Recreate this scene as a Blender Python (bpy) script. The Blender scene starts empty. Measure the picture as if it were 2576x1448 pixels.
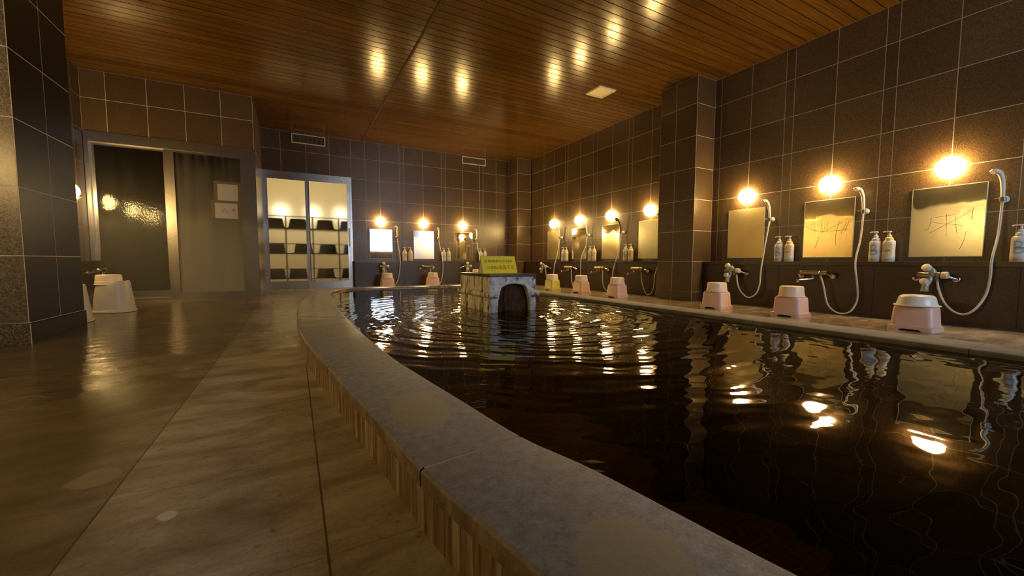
import bpy, bmesh, math, random
from mathutils import Vector, Matrix
random.seed(7)
S = bpy.context.scene
COL = S.collection
PI = math.pi
H = 0.52                                    # camera height above the bath floor
# ------------------------------------------------------------------ camera
PITCH, YAW, ROLL, FPX = -0.0676, 0.5012, 0.0015, 998.07
cy, sy, cp, sp = math.cos(YAW), math.sin(YAW), math.cos(PITCH), math.sin(PITCH)
fwd = Vector((sy * cp, cy * cp, sp)); rgt = Vector((cy, -sy, 0)); upv = rgt.cross(fwd)
r2 = rgt * math.cos(ROLL) + upv * math.sin(ROLL); u2 = -rgt * math.sin(ROLL) + upv * math.cos(ROLL)
cam = bpy.data.cameras.new('camera'); camo = bpy.data.objects.new('camera', cam); COL.objects.link(camo)
cam.sensor_width = 36.0; cam.lens = 36.0 * FPX / 2576.0; cam.clip_start = 0.02; cam.clip_end = 60
camo.matrix_world = Matrix(((r2.x, u2.x, -fwd.x, 0), (r2.y, u2.y, -fwd.y, 0), (r2.z, u2.z, -fwd.z, H), (0, 0, 0, 1)))
S.camera = camo
# ------------------------------------------------------------------ world, exposure, light levels
W = bpy.data.worlds.new('world'); S.world = W; W.use_nodes = True
W.node_tree.nodes['Background'].inputs[0].default_value = (0.6, 0.75, 1.0, 1)
W.node_tree.nodes['Background'].inputs[1].default_value = 0.02
S.view_settings.view_transform = 'Standard'; S.view_settings.look = 'None'
S.view_settings.gamma = 1; S.view_settings.use_curve_mapping = False
S.view_settings.exposure = -0.35
LAMP = 180.0                                 # radiance of the wall-lamp globes
LAMP_RGB = (1.0, 0.64, 0.22)
DAY = 20.0                                   # radiance of the daylit window behind the camera
DAY_RGB = (0.72, 0.84, 1.0)
DRESS = 190.0                                # globes of the changing room behind the glass
cyc = S.cycles
cyc.use_denoising = True
cyc.max_bounces = 8; cyc.diffuse_bounces = 3; cyc.glossy_bounces = 4; cyc.transmission_bounces = 6; cyc.transparent_max_bounces = 10
cyc.caustics_reflective = False; cyc.caustics_refractive = False
cyc.sample_clamp_indirect = 3.0
cyc.use_light_tree = True
cyc.volume_bounces = 0
cyc.volume_bounces = 0
# ------------------------------------------------------------------ measured places
XR, XP, YF, YL, XL = 4.879, 4.523, 8.391, 6.916, -2.235
CEIL = 2.857; Y0 = -2.8
PANEL = 0.15                                # depth of the dado under the shelf
ROWS = [0.518 + 0.4 * k for k in range(6)]

# ------------------------------------------------------------------ node helpers
class NT:
    def __init__(s, name):
        s.m = bpy.data.materials.new(name); s.m.use_nodes = True
        s.t = s.m.node_tree; s.t.nodes.clear()
        s.out = s.t.nodes.new('ShaderNodeOutputMaterial')
    def n(s, typ, **kw):
        nd = s.t.nodes.new(typ)
        for k, v in kw.items(): setattr(nd, k, v)
        return nd
    def set(s, sock, v):
        if isinstance(v, bpy.types.NodeSocket): s.t.links.new(v, sock)
        elif v is not None:
            try: sock.default_value = v
            except Exception: sock.default_value = (*v, 1)
    def math(s, op, a, b=None, c=None, clamp=False):
        nd = s.n('ShaderNodeMath', operation=op); nd.use_clamp = clamp
        for i, v in enumerate((a, b, c)):
            if v is not None: s.set(nd.inputs[i], v)
        return nd.outputs[0]
    def pos(s): return s.n('ShaderNodeNewGeometry').outputs['Position']
    def obj(s): return s.n('ShaderNodeTexCoord').outputs['Object']
    def sep(s, v):
        nd = s.n('ShaderNodeSeparateXYZ'); s.set(nd.inputs[0], v); return nd.outputs
    def mapping(s, v, scale=(1, 1, 1), loc=(0, 0, 0)):
        nd = s.n('ShaderNodeMapping'); s.set(nd.inputs[0], v); nd.inputs['Scale'].default_value = scale; nd.inputs['Location'].default_value = loc
        return nd.outputs[0]
    def noise(s, v, scale, detail=2.0, rough=0.5, dist=0.0):
        nd = s.n('ShaderNodeTexNoise'); s.set(nd.inputs['Vector'], v); nd.inputs['Scale'].default_value = scale
        nd.inputs['Detail'].default_value = detail; nd.inputs['Roughness'].default_value = rough; nd.inputs['Distortion'].default_value = dist
        return nd.outputs[0]
    def ramp(s, f, stops):
        nd = s.n('ShaderNodeValToRGB'); s.set(nd.inputs[0], f); e = nd.color_ramp.elements
        while len(e) < len(stops): e.new(0.5)
        for el, (p, c) in zip(e, stops):
            el.position = p
            el.color = (c, c, c, 1) if isinstance(c, (int, float)) else (*c, 1)
        return nd.outputs[0]
    def mix(s, f, a, b, blend='MIX'):
        nd = s.n('ShaderNodeMix', data_type='RGBA', blend_type=blend)
        s.set(nd.inputs[0], f); s.set(nd.inputs[6], a); s.set(nd.inputs[7], b); return nd.outputs[2]
    def bump(s, h, dist, strength=1.0):
        nd = s.n('ShaderNodeBump'); s.set(nd.inputs['Height'], h); nd.inputs['Distance'].default_value = dist; nd.inputs['Strength'].default_value = strength
        return nd.outputs[0]
    def bsdf(s, col, rough=0.5, metal=0.0, spec=0.5, normal=None, **kw):
        nd = s.n('ShaderNodeBsdfPrincipled'); s.set(nd.inputs['Base Color'], col); s.set(nd.inputs['Roughness'], rough)
        s.set(nd.inputs['Metallic'], metal); s.set(nd.inputs['Specular IOR Level'], spec)
        if normal is not None: s.set(nd.inputs['Normal'], normal)
        for k, v in kw.items(): s.set(nd.inputs[k.replace('_', ' ')], v)
        return nd.outputs[0]
    def tint(s):
        nd = s.n('ShaderNodeVertexColor'); nd.layer_name = 'tint'; return nd.outputs[0]
    def done(s, sh, vol=None):
        s.t.links.new(sh, s.out.inputs['Surface'])
        if vol: s.t.links.new(vol, s.out.inputs['Volume'])
        return s.m

def plain(name, col, rough=0.5, metal=0.0, spec=0.5, **kw):
    t = NT(name); return t.done(t.bsdf(col, rough, metal, spec, **kw))
def mottled(name, c1, c2, scale, rough=0.5, metal=0.0, bump=0.0, stretch=(1, 1, 1), spec=0.5):
    t = NT(name); p = t.mapping(t.obj(), stretch)
    f = t.noise(p, scale, 3)
    c = t.mix(t.ramp(f, [(0.35, 0.0), (0.65, 1.0)]), c1, c2)
    return t.done(t.bsdf(c, rough, metal, spec, t.bump(f, bump) if bump else None))
def emit(name, col, st):
    t = NT(name); e = t.n('ShaderNodeEmission'); e.inputs[0].default_value = (*col, 1); e.inputs[1].default_value = st
    return t.done(e.outputs[0])

def granite(name, dark, light, rough=0.3, fine=260, spec=0.5):
    t = NT(name); p = t.pos()
    a = t.noise(p, fine, 1.0, 0.6); b = t.noise(p, fine * 0.4, 2.0, 0.6); big = t.noise(p, 1.3, 3)
    f = t.math('ADD', t.math('MULTIPLY', a, 0.62), t.math('MULTIPLY', b, 0.38))
    c = t.ramp(f, [(0.36, dark), (0.5, tuple((x + y) / 2 * 0.9 for x, y in zip(dark, light))), (0.62, light)])
    c = t.mix(1.0, c, t.tint(), 'MULTIPLY')
    c = t.mix(t.ramp(big, [(0.35, 0.0), (0.7, 0.35)]), c, tuple(x * 0.75 for x in dark))
    r = t.math('ADD', t.math('MULTIPLY', big, 0.18), rough - 0.09)
    return t.done(t.bsdf(c, r, 0, spec, t.bump(f, 0.0006, 0.5)))

M = {}
M['tile'] = granite('brown_granite_tile', (0.034, 0.0205, 0.010), (0.190, 0.122, 0.064))
M['tile_pale'] = granite('speckled_granite_tile', (0.020, 0.018, 0.015), (0.24, 0.205, 0.165), 0.3, 190)
M['dado'] = granite('dark_dado_stone', (0.022, 0.010, 0.005), (0.068, 0.034, 0.018), 0.34, 200)
M['ledge'] = granite('dark_ledge_stone', (0.026, 0.015, 0.009), (0.070, 0.043, 0.028), 0.25, 200)
M['grout'] = plain('pale_grout', (0.46, 0.40, 0.36), 0.8)
M['tile_shaded'] = granite('shaded_pillar_tile', (0.005, 0.0035, 0.002), (0.022, 0.014, 0.008), 0.34, 200, spec=0.2)  # pillar granite darkened: the shade on its pool-side face is in the colour
M['grout_dark'] = plain('dark_grout', (0.03, 0.022, 0.018), 0.8)
M['white_plastic'] = plain('white_plastic', (0.72, 0.70, 0.66), 0.3)
M['cream_plastic'] = mottled('cream_plastic', (0.80, 0.66, 0.52), (0.84, 0.71, 0.57), 8, 0.35)
M['pink_plastic'] = mottled('pink_plastic', (0.72, 0.49, 0.43), (0.77, 0.54, 0.48), 7, 0.4)
M['yellow_plastic'] = mottled('yellow_plastic', (0.55, 0.55, 0.10), (0.62, 0.60, 0.13), 7, 0.4)
M['basin_white'] = plain('white_basin', (0.80, 0.80, 0.80), 0.3)
M['chair_plastic'] = mottled('ivory_plastic', (0.44, 0.42, 0.39), (0.50, 0.48, 0.45), 6, 0.4)
M['hose'] = plain('grey_hose', (0.62, 0.58, 0.54), 0.35)
M['chrome'] = plain('chrome', (0.62, 0.60, 0.56), 0.14, 1.0)
M['brass'] = plain('brassy_chrome', (0.36, 0.31, 0.21), 0.28, 1.0)
M['old_metal'] = mottled('tarnished_metal', (0.16, 0.15, 0.13), (0.34, 0.33, 0.29), 60, 0.4, 0.7)
M['green_metal'] = mottled('verdigris_metal', (0.20, 0.24, 0.19), (0.40, 0.44, 0.37), 70, 0.5, 0.4)
M['knob'] = mottled('aged_knob_plastic', (0.62, 0.52, 0.40), (0.70, 0.61, 0.48), 40, 0.4)
M['black_plastic'] = plain('black_plastic', (0.02, 0.02, 0.02), 0.3)
M['dark'] = plain('dark_recess', (0.006, 0.005, 0.004), 0.8)
M['lamp'] = emit('lamp_globe_glow', LAMP_RGB, LAMP)
M['dress_lamp'] = emit('changing_room_globe_glow', (1.0, 0.86, 0.58), DRESS)
M['day'] = emit('frosted_daylit_pane', DAY_RGB, DAY)
M['lamp_ring'] = plain('lamp_ring_enamel', (0.75, 0.72, 0.66), 0.35)
M['cream_wall'] = plain('cream_wall_paint', (0.78, 0.70, 0.50), 0.7)
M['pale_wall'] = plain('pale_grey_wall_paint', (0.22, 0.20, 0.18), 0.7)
M['basket'] = plain('brown_wicker', (0.10, 0.065, 0.035), 0.7)
M['rack'] = plain('brown_rack_metal', (0.10, 0.075, 0.05), 0.5)
M['vent_frame'] = plain('vent_frame_enamel', (0.66, 0.61, 0.54), 0.4)
M['vent_bar'] = plain('vent_grille_metal', (0.22, 0.18, 0.14), 0.5)
M['ceiling_vent'] = mottled('yellowed_vent_plastic', (0.62, 0.54, 0.36), (0.70, 0.62, 0.44), 12, 0.45)
M['paper'] = plain('paper', (0.27, 0.265, 0.275), 0.6)
M['tape'] = plain('brown_tape', (0.10, 0.075, 0.045), 0.35)
M['red_line'] = plain('red_print', (0.35, 0.05, 0.03), 0.6)
M['grey_print'] = plain('grey_print', (0.17, 0.16, 0.17), 0.6)
M['sign_yellow'] = plain('yellow_sign_face', (0.95, 0.83, 0.015), 0.45)
M['sign_white'] = plain('white_sign_back', (0.62, 0.60, 0.56), 0.5)
M['ink'] = plain('dark_ink', (0.02, 0.03, 0.02), 0.5)
M['ink_red'] = plain('red_ink', (0.36, 0.015, 0.01), 0.5)
M['ink_green'] = plain('green_ink', (0.10, 0.28, 0.10), 0.5)
M['ink_blue'] = plain('blue_ink', (0.08, 0.30, 0.45), 0.5)
M['label_blue'] = plain('pale_blue_print', (0.30, 0.50, 0.72), 0.4)
M['label_orange'] = plain('orange_print', (0.86, 0.55, 0.14), 0.4)
M['label_dark'] = plain('dark_print', (0.12, 0.12, 0.16), 0.4)
M['bottle'] = plain('bottle_white', (0.78, 0.74, 0.68), 0.32)
M['collar_blue'] = plain('pale_blue_collar', (0.52, 0.68, 0.78), 0.3)
M['collar_yellow'] = plain('yellow_collar', (0.86, 0.70, 0.24), 0.3)

def steel():
    t = NT('brushed_steel'); g = t.noise(t.obj(), 2.6, 4, 0.6)
    c = t.mix(t.ramp(g, [(0.4, 0.0), (0.7, 1.0)]), (0.56, 0.54, 0.52), (0.42, 0.385, 0.34))
    return t.done(t.bsdf(c, t.math('ADD', t.math('MULTIPLY', g, 0.12), 0.20), 1.0))
M['steel'] = steel()

def ceiling_wood():
    t = NT('stained_ceiling_wood'); p = t.pos()
    g = t.noise(t.mapping(p, (0.6, 22, 1)), 3.0, 4, 0.6, 0.6)
    b = t.noise(t.mapping(p, (0.35, 3, 1)), 1.6, 3)
    c = t.ramp(g, [(0.25, (0.072, 0.034, 0.006)), (0.5, (0.118, 0.056, 0.010)), (0.75, (0.170, 0.086, 0.017))])
    c = t.mix(1.0, c, t.tint(), 'MULTIPLY')
    c = t.mix(t.ramp(b, [(0.35, 0.0), (0.75, 0.4)]), c, (0.045, 0.019, 0.005))
    blob = t.noise(t.mapping(p, (5, 9, 1)), 2.2, 3, 0.6)
    r = t.math('ADD', 0.09, t.math('MULTIPLY', blob, 0.16))
    h = t.math('ADD', t.math('MULTIPLY', g, 0.06), blob)
    return t.done(t.bsdf(c, r, 0, 0.24, t.bump(h, 0.0011, 0.5)))
M['ceiling'] = ceiling_wood()
M['groove'] = plain('plank_groove', (0.018, 0.007, 0.003), 0.7)

def floor_mat():
    t = NT('wet_floor_stone'); p = t.pos(); x, y, z = t.sep(p)
    big = t.noise(p, 1.3, 4, 0.55); mid = t.noise(t.mapping(p, (1.0, 2.6, 1)), 3.4, 6, 0.66, 0.5); fine = t.noise(p, 130, 2, 0.6); spk = t.noise(p, 34, 3, 0.6)
    dry = t.ramp(mid, [(0.30, (0.200, 0.155, 0.105)), (0.48, (0.350, 0.295, 0.235)), (0.66, (0.520, 0.470, 0.415))])
    dark = t.ramp(mid, [(0.30, (0.055, 0.036, 0.010)), (0.5, (0.090, 0.061, 0.018)), (0.70, (0.150, 0.106, 0.042))])
    def seam(co, off, pitch, w):
        q = t.math('ABSOLUTE', t.math('SUBTRACT', t.math('FRACT', t.math('ADD', t.math('DIVIDE', t.math('SUBTRACT', co, off), pitch), 0.5)), 0.5))
        return t.math('LESS_THAN', q, w / pitch)
    sx = seam(x, 0.037, 0.409, 0.0022); sy_ = t.math('MULTIPLY', seam(y, 1.145, 0.405, 0.0016), 0.45)
    sm = t.math('MAXIMUM', sx, sy_)
    # soaked olive-stained stone on the wall side of the second seam and in patches; drier stone along the kerb
    wn = t.noise(p, 1.7, 4, 0.6)
    soak = t.math('ADD', t.math('MULTIPLY', t.math('SUBTRACT', -0.26, x), 2.6), t.math('MULTIPLY', t.math('SUBTRACT', big, 0.46), 2.6))
    soak = t.math('ADD', soak, t.math('MULTIPLY', t.math('LESS_THAN', x, -0.372), 0.35))
    soak = t.math('ADD', soak, t.math('MULTIPLY', t.math('GREATER_THAN', x, 2.8), 4.0), clamp=True)
    c = t.mix(soak, dry, dark)
    c = t.mix(t.ramp(spk, [(0.28, 0.55), (0.38, 0.0)]), c, (0.10, 0.068, 0.04))
    c = t.mix(t.ramp(fine, [(0.32, 0.22), (0.5, 0.0)]), c, (0.08, 0.055, 0.035))
    def spot(cx, cy_, rx, ry, rag):
        dx = t.math('DIVIDE', t.math('SUBTRACT', x, cx), rx); dy = t.math('DIVIDE', t.math('SUBTRACT', y, cy_), ry)
        d = t.math('SQRT', t.math('ADD', t.math('MULTIPLY', dx, dx), t.math('MULTIPLY', dy, dy)))
        return t.ramp(t.math('ADD', d, t.math('MULTIPLY', t.math('SUBTRACT', t.noise(p, 22, 3), 0.5), rag)), [(0.85, 1.0), (1.0, 0.0)])
    c = t.mix(t.math('MULTIPLY', spot(-0.435, 1.287, 0.05, 0.055, 0.8), 0.5), c, (0.34, 0.29, 0.22))
    c = t.mix(spot(-0.243, 1.022, 0.022, 0.020, 1.6), c, (0.62, 0.60, 0.58))
    c = t.mix(t.math('MULTIPLY', sm, 0.8), c, (0.045, 0.030, 0.014))
    reach = t.math('ADD', t.math('MULTIPLY', t.math('SUBTRACT', y, 1.9), 0.9), t.math('MULTIPLY', t.math('SUBTRACT', -0.42, x), 0.75))
    reach = t.math('ADD', reach, t.math('MULTIPLY', t.math('GREATER_THAN', x, 2.8), 5.0))
    wet = t.math('ADD', reach, t.math('MULTIPLY', t.math('SUBTRACT', wn, 0.5), 3.4), clamp=True)
    r = t.math('ADD', t.math('MULTIPLY', t.math('SUBTRACT', 1.0, wet), 0.34), t.math('ADD', 0.08, t.math('MULTIPLY', mid, 0.16)))
    rel = t.noise(t.mapping(p, (1.0, 2.0, 1)), 5.5, 6, 0.62, 0.6)
    hh = t.math('SUBTRACT', t.math('ADD', rel, t.math('MULTIPLY', fine, 0.05)), t.math('MULTIPLY', sm, 0.2))
    c = t.mix(t.math('MULTIPLY', wet, 0.5), c, t.mix(1.0, c, (0.62, 0.50, 0.34), 'MULTIPLY'))
    return t.done(t.bsdf(c, r, 0, 0.5, t.bump(hh, 0.007, 0.6)))
M['floor'] = floor_mat()

def kerb_top():
    t = NT('grey_kerb_stone'); p = t.pos(); x, y, z = t.sep(p)
    a = t.noise(p, 170, 2, 0.65); b = t.noise(p, 38, 3, 0.6); big = t.noise(p, 3.0, 4, 0.6)
    f = t.math('ADD', t.math('MULTIPLY', a, 0.45), t.math('MULTIPLY', b, 0.55))
    c = t.ramp(f, [(0.33, (0.145, 0.160, 0.205)), (0.5, (0.24, 0.258, 0.315)), (0.66, (0.34, 0.355, 0.405))])
    c = t.mix(t.ramp(big, [(0.35, 0.0), (0.75, 0.55)]), c, (0.20, 0.175, 0.15))
    # two dried-up water marks on the near stones and the damp far end
    def spot(cx, cy_, rx, ry):
        dx = t.math('DIVIDE', t.math('SUBTRACT', x, cx), rx); dy = t.math('DIVIDE', t.math('SUBTRACT', y, cy_), ry)
        d = t.math('SQRT', t.math('ADD', t.math('MULTIPLY', dx, dx), t.math('MULTIPLY', dy, dy)))
        d = t.math('ADD', d, t.math('MULTIPLY', t.math('SUBTRACT', t.noise(p, 14, 3), 0.5), 0.5))
        return t.ramp(d, [(0.86, 1.0), (0.97, 0.0)])
    s1 = spot(0.276, 1.005, 0.078, 0.150); s2 = spot(0.375, 0.36, 0.085, 0.085)
    st = t.math('MAXIMUM', s1, s2)
    c = t.mix(t.math('MULTIPLY', st, 0.75), c, (0.30, 0.275, 0.215))
    damp = t.ramp(t.math('ADD', t.math('MULTIPLY', y, 0.2), t.math('MULTIPLY', t.noise(t.mapping(p, (1, 3, 1)), 4, 3), 0.35)), [(0.56, 0.0), (0.78, 1.0)])
    c = t.mix(t.math('MULTIPLY', damp, 0.8), c, (0.20, 0.130, 0.060))
    nz = t.sep(t.n('ShaderNodeNewGeometry').outputs['True Normal'])[2]
    st_ = t.noise(t.mapping(p, (13, 13, 9), (0.37, 0.1, 0.2)), 1.3, 5, 0.7, 0.4)
    edge = t.ramp(st_, [(0.32, (0.085, 0.056, 0.026)), (0.5, (0.17, 0.115, 0.060)), (0.68, (0.30, 0.225, 0.15))])
    c = t.mix(t.math('MULTIPLY', t.ramp(nz, [(0.25, 1.0), (0.75, 0.0)]), 0.9), c, edge)
    r = t.math('SUBTRACT', 0.62, t.math('MULTIPLY', damp, 0.36))
    return t.done(t.bsdf(c, r, 0, 0.4, t.bump(f, 0.0012, 0.6)))
M['kerb'] = kerb_top()

def riser():
    t = NT('streaked_kerb_face'); p = t.pos()
    f = t.noise(t.mapping(p, (24, 24, 1.3)), 1.5, 6, 0.72, 0.35); g = t.noise(p, 3.0, 3); z = t.sep(p)[2]
    c = t.ramp(f, [(0.30, (0.050, 0.030, 0.013)), (0.43, (0.140, 0.088, 0.042)), (0.55, (0.29, 0.21, 0.125)), (0.70, (0.60, 0.52, 0.43))])
    c = t.mix(t.ramp(g, [(0.4, 0.0), (0.7, 0.5)]), c, (0.10, 0.058, 0.018))
    return t.done(t.bsdf(c, 0.55, 0, 0.4, t.bump(f, 0.004, 0.6)))
M['riser'] = riser()

def water():
    t = NT('brown_spring_water'); p = t.pos(); x, y, z = t.sep(p)
    n1 = t.noise(p, 2.2, 2); n2 = t.noise(p, 5.0, 2, 0.5); n3 = t.noise(p, 26, 2, 0.5)
    def ring(cx, cy_, lam, amp, fall, r0):
        dx = t.math('SUBTRACT', x, cx); dy = t.math('SUBTRACT', y, cy_)
        d = t.math('SQRT', t.math('ADD', t.math('MULTIPLY', dx, dx), t.math('MULTIPLY', dy, dy)))
        dd = t.math('ADD', d, t.math('MULTIPLY', n1, 0.25))
        w = t.math('SINE', t.math('MULTIPLY', dd, 2 * PI / lam))
        e = t.math('POWER', 2.718, t.math('MULTIPLY', t.math('MAXIMUM', t.math('SUBTRACT', d, r0), 0.0), -fall))
        return t.math('MULTIPLY', w, t.math('MULTIPLY', e, amp)), e
    a, ea = ring(1.56, 2.55, 0.085, 0.0011, 1.25, 0.5)
    b, eb = ring(1.56, 2.60, 0.19, 0.0020, 1.0, 0.5)
    c, ec = ring(1.90, 2.66, 0.045, 0.0004, 5.0, 0.10)
    calm = t.math('MULTIPLY', t.math('SUBTRACT', n2, 0.5), t.math('ADD', 0.0017, t.math('MULTIPLY', eb, 0.005)))
    small = t.math('MULTIPLY', t.math('SUBTRACT', n3, 0.5), t.math('MULTIPLY', t.math('MULTIPLY', eb, eb), 0.0012))
    hgt = t.math('ADD', t.math('ADD', t.math('ADD', a, b), c), t.math('ADD', calm, small))
    nb = t.bump(hgt, 1.0, 1.0)
    fr = t.n('ShaderNodeFresnel'); fr.inputs['IOR'].default_value = 1.333; t.set(fr.inputs['Normal'], nb)
    gl = t.n('ShaderNodeBsdfGlossy'); gl.inputs['Roughness'].default_value = 0.015; gl.inputs[0].default_value = (1, 1, 1, 1); t.set(gl.inputs['Normal'], nb)
    tr = t.n('ShaderNodeBsdfTransparent'); tr.inputs[0].default_value = (0.30, 0.17, 0.045, 1)
    mx = t.n('ShaderNodeMixShader'); t.set(mx.inputs[0], fr.outputs[0]); t.set(mx.inputs[1], tr.outputs[0]); t.set(mx.inputs[2], gl.outputs[0])
    return t.done(mx.outputs[0])
M['water'] = water()

def pool_tile():
    t = NT('dark_pool_tile'); p = t.pos(); x, y, z = t.sep(p)
    def seam(co, off, pitch, w):
        q = t.math('ABSOLUTE', t.math('SUBTRACT', t.math('FRACT', t.math('ADD', t.math('DIVIDE', t.math('SUBTRACT', co, off), pitch), 0.5)), 0.5))
        return t.math('LESS_THAN', q, w / pitch)
    sm = t.math('MAXIMUM', seam(x, 0.1, 0.4, 0.004), seam(y, 0.15, 0.4, 0.004))
    c = t.mix(sm, t.ramp(t.noise(p, 3, 3), [(0.3, (0.012, 0.010, 0.006)), (0.7, (0.028, 0.022, 0.013))]), (0.22, 0.20, 0.11))
    return t.done(t.bsdf(c, 0.8, 0, 0.2))
M['pool'] = pool_tile()

def spout_crust():
    t = NT('mineral_crust'); p = t.pos(); x, y, z = t.sep(p)
    st = t.noise(t.mapping(p, (20, 20, 3.2)), 1.5, 3, 0.55, 0.3); bl = t.noise(p, 11, 4, 0.62); fi = t.noise(p, 90, 3, 0.7)
    side = t.ramp(st, [(0.33, (0.050, 0.030, 0.010)), (0.40, (0.30, 0.22, 0.11)), (0.46, (0.62, 0.56, 0.46)), (0.60, (0.80, 0.78, 0.74))])
    front = t.ramp(bl, [(0.385, (0.040, 0.040, 0.046)), (0.43, (0.34, 0.35, 0.37)), (0.49, (0.60, 0.63, 0.66)), (0.66, (0.78, 0.79, 0.81))])
    low = t.ramp(z, [(0.13, 0.8), (0.28, 0.0)])
    front = t.mix(t.math('MULTIPLY', low, 0.7), front, t.ramp(st, [(0.35, (0.12, 0.13, 0.12)), (0.65, (0.42, 0.44, 0.42))]))
    isf = t.ramp(t.math('ADD', y, t.math('MULTIPLY', bl, 0.03)), [(0.0, 1.0), (1.0, 0.0)])
    # the front face carries the blue-white crust, the flanks the yellow-brown streaks
    gn = t.n('ShaderNodeNewGeometry'); nx, ny, nz = t.sep(gn.outputs['Normal'])
    ff = t.ramp(t.math('MULTIPLY', ny, -1.0), [(0.25, 0.0), (0.6, 1.0)])
    c = t.mix(ff, side, front)
    c = t.mix(t.ramp(fi, [(0.3, 0.4), (0.45, 0.0)]), c, (0.16, 0.12, 0.07))
    h = t.math('ADD', t.math('MULTIPLY', st, 1.0), t.math('MULTIPLY', fi, 0.4))
    return t.done(t.bsdf(c, 0.5, 0, 0.45, t.bump(h, 0.006, 0.8)))
M['crust'] = spout_crust()
def curtain():
    t = NT('falling_brown_water'); p = t.pos()
    f = t.noise(t.mapping(p, (24, 24, 9)), 1.5, 5, 0.65, 0.6)
    c = t.ramp(f, [(0.3, (0.018, 0.007, 0.002)), (0.55, (0.065, 0.026, 0.009)), (0.75, (0.15, 0.066, 0.026))])
    return t.done(t.bsdf(c, 0.5, 0, 0.08, t.bump(f, 0.004, 0.6)))
M['curtain'] = curtain()

def mirror_mat(name, fog, rough, tint, seed, wave=0.0, fogcol=(0.60, 0.54, 0.40)):
    t = NT(name); o = t.mapping(t.obj(), (1, 1, 1), (seed * 3.1, 0, seed))
    a = t.noise(o, 3.0, 4, 0.55, 0.4); b = t.noise(o, 40, 3, 0.6); x, y, z = t.sep(t.obj())
    edge = t.math('ADD', t.math('SUBTRACT', z, t.math('MULTIPLY', t.math('SUBTRACT', a, 0.5), 0.35)), 0.0)
    band = t.ramp(edge, [(0.40, 1.0), (0.44, 0.35)]) if wave else t.ramp(a, [(0.3, 0.75), (0.7, 1.0)])
    ff = t.math('MULTIPLY', band, fog)
    ff = t.math('MULTIPLY', ff, t.ramp(b, [(0.25, 0.85), (0.6, 1.0)]))
    g = t.n('ShaderNodeBsdfGlossy'); g.inputs[0].default_value = (*tint, 1)
    t.set(g.inputs['Roughness'], t.math('MULTIPLY', ff, rough) if not fog == 0 else rough)
    d = t.n('ShaderNodeBsdfDiffuse'); d.inputs[0].default_value = (*fogcol, 1)
    mx = t.n('ShaderNodeMixShader'); t.set(mx.inputs[0], t.math('MULTIPLY', ff, 0.28)); t.set(mx.inputs[1], g.outputs[0]); t.set(mx.inputs[2], d.outputs[0])
    return t.done(mx.outputs[0])
M['mirror_clear'] = mirror_mat('clear_mirror', 0.0, 0.02, (0.86, 0.86, 0.84), 0)
M['trail'] = plain('wiped_mirror_trail', (0.20, 0.155, 0.07), 0.45, 0.4)
M['mirror_edge'] = plain('mirror_edge_glass', (0.45, 0.48, 0.42), 0.2)

def fogged_glass(name, rough, foglo, foghi, tint=(0.95, 0.95, 0.92), bumpd=0.004):
    t = NT(name); p = t.pos(); x, y, z = t.sep(p)
    f = t.noise(t.mapping(p, (60, 60, 45)), 1.0, 2, 0.5); a = t.noise(p, 2.0, 4, 0.6); s_ = t.noise(t.mapping(p, (14, 14, 0.7)), 1.0, 3)
    nb = t.bump(f, bumpd, 0.5)
    rf = t.n('ShaderNodeBsdfRefraction'); rf.inputs[0].default_value = (*tint, 1); rf.inputs['Roughness'].default_value = rough; rf.inputs['IOR'].default_value = 1.25; t.set(rf.inputs['Normal'], nb)
    gl = t.n('ShaderNodeBsdfGlossy'); gl.inputs['Roughness'].default_value = 0.085; t.set(gl.inputs['Normal'], nb)
    df = t.n('ShaderNodeBsdfDiffuse'); df.inputs[0].default_value = (0.66, 0.60, 0.52, 1)
    tl = t.n('ShaderNodeBsdfTranslucent'); tl.inputs[0].default_value = (0.7, 0.7, 0.7, 1)
    fr = t.n('ShaderNodeFresnel'); fr.inputs['IOR'].default_value = 1.33
    fd = t.n('ShaderNodeMixShader'); fd.inputs[0].default_value = 0.4; t.set(fd.inputs[1], df.outputs[0]); t.set(fd.inputs[2], tl.outputs[0])
    # fog share grows towards the bottom and varies in vertical streaks
    k = t.math('ADD', t.math('SUBTRACT', 1.0, t.math('DIVIDE', z, 2.1)), t.math('MULTIPLY', t.math('SUBTRACT', t.math('ADD', t.math('MULTIPLY', a, 0.5), t.math('MULTIPLY', s_, 0.5)), 0.5), 0.7), clamp=True)
    fog = t.math('ADD', foglo, t.math('MULTIPLY', k, foghi - foglo))
    m1 = t.n('ShaderNodeMixShader'); t.set(m1.inputs[0], fog); t.set(m1.inputs[1], rf.outputs[0]); t.set(m1.inputs[2], fd.outputs[0])
    m2 = t.n('ShaderNodeMixShader'); t.set(m2.inputs[0], fr.outputs[0]); t.set(m2.inputs[1], m1.outputs[0]); t.set(m2.inputs[2], gl.outputs[0])
    return t.done(m2.outputs[0])
M['glass_door'] = fogged_glass('steamed_door_glass', 0.35, 0.01, 0.09, bumpd=0.0016)
M['glass_fog'] = fogged_glass('whitened_door_glass', 0.35, 0.03, 0.50, bumpd=0.0016)
M['glass_window'] = fogged_glass('hammered_glass', 0.38, 0.02, 0.03, bumpd=0.002)

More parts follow.
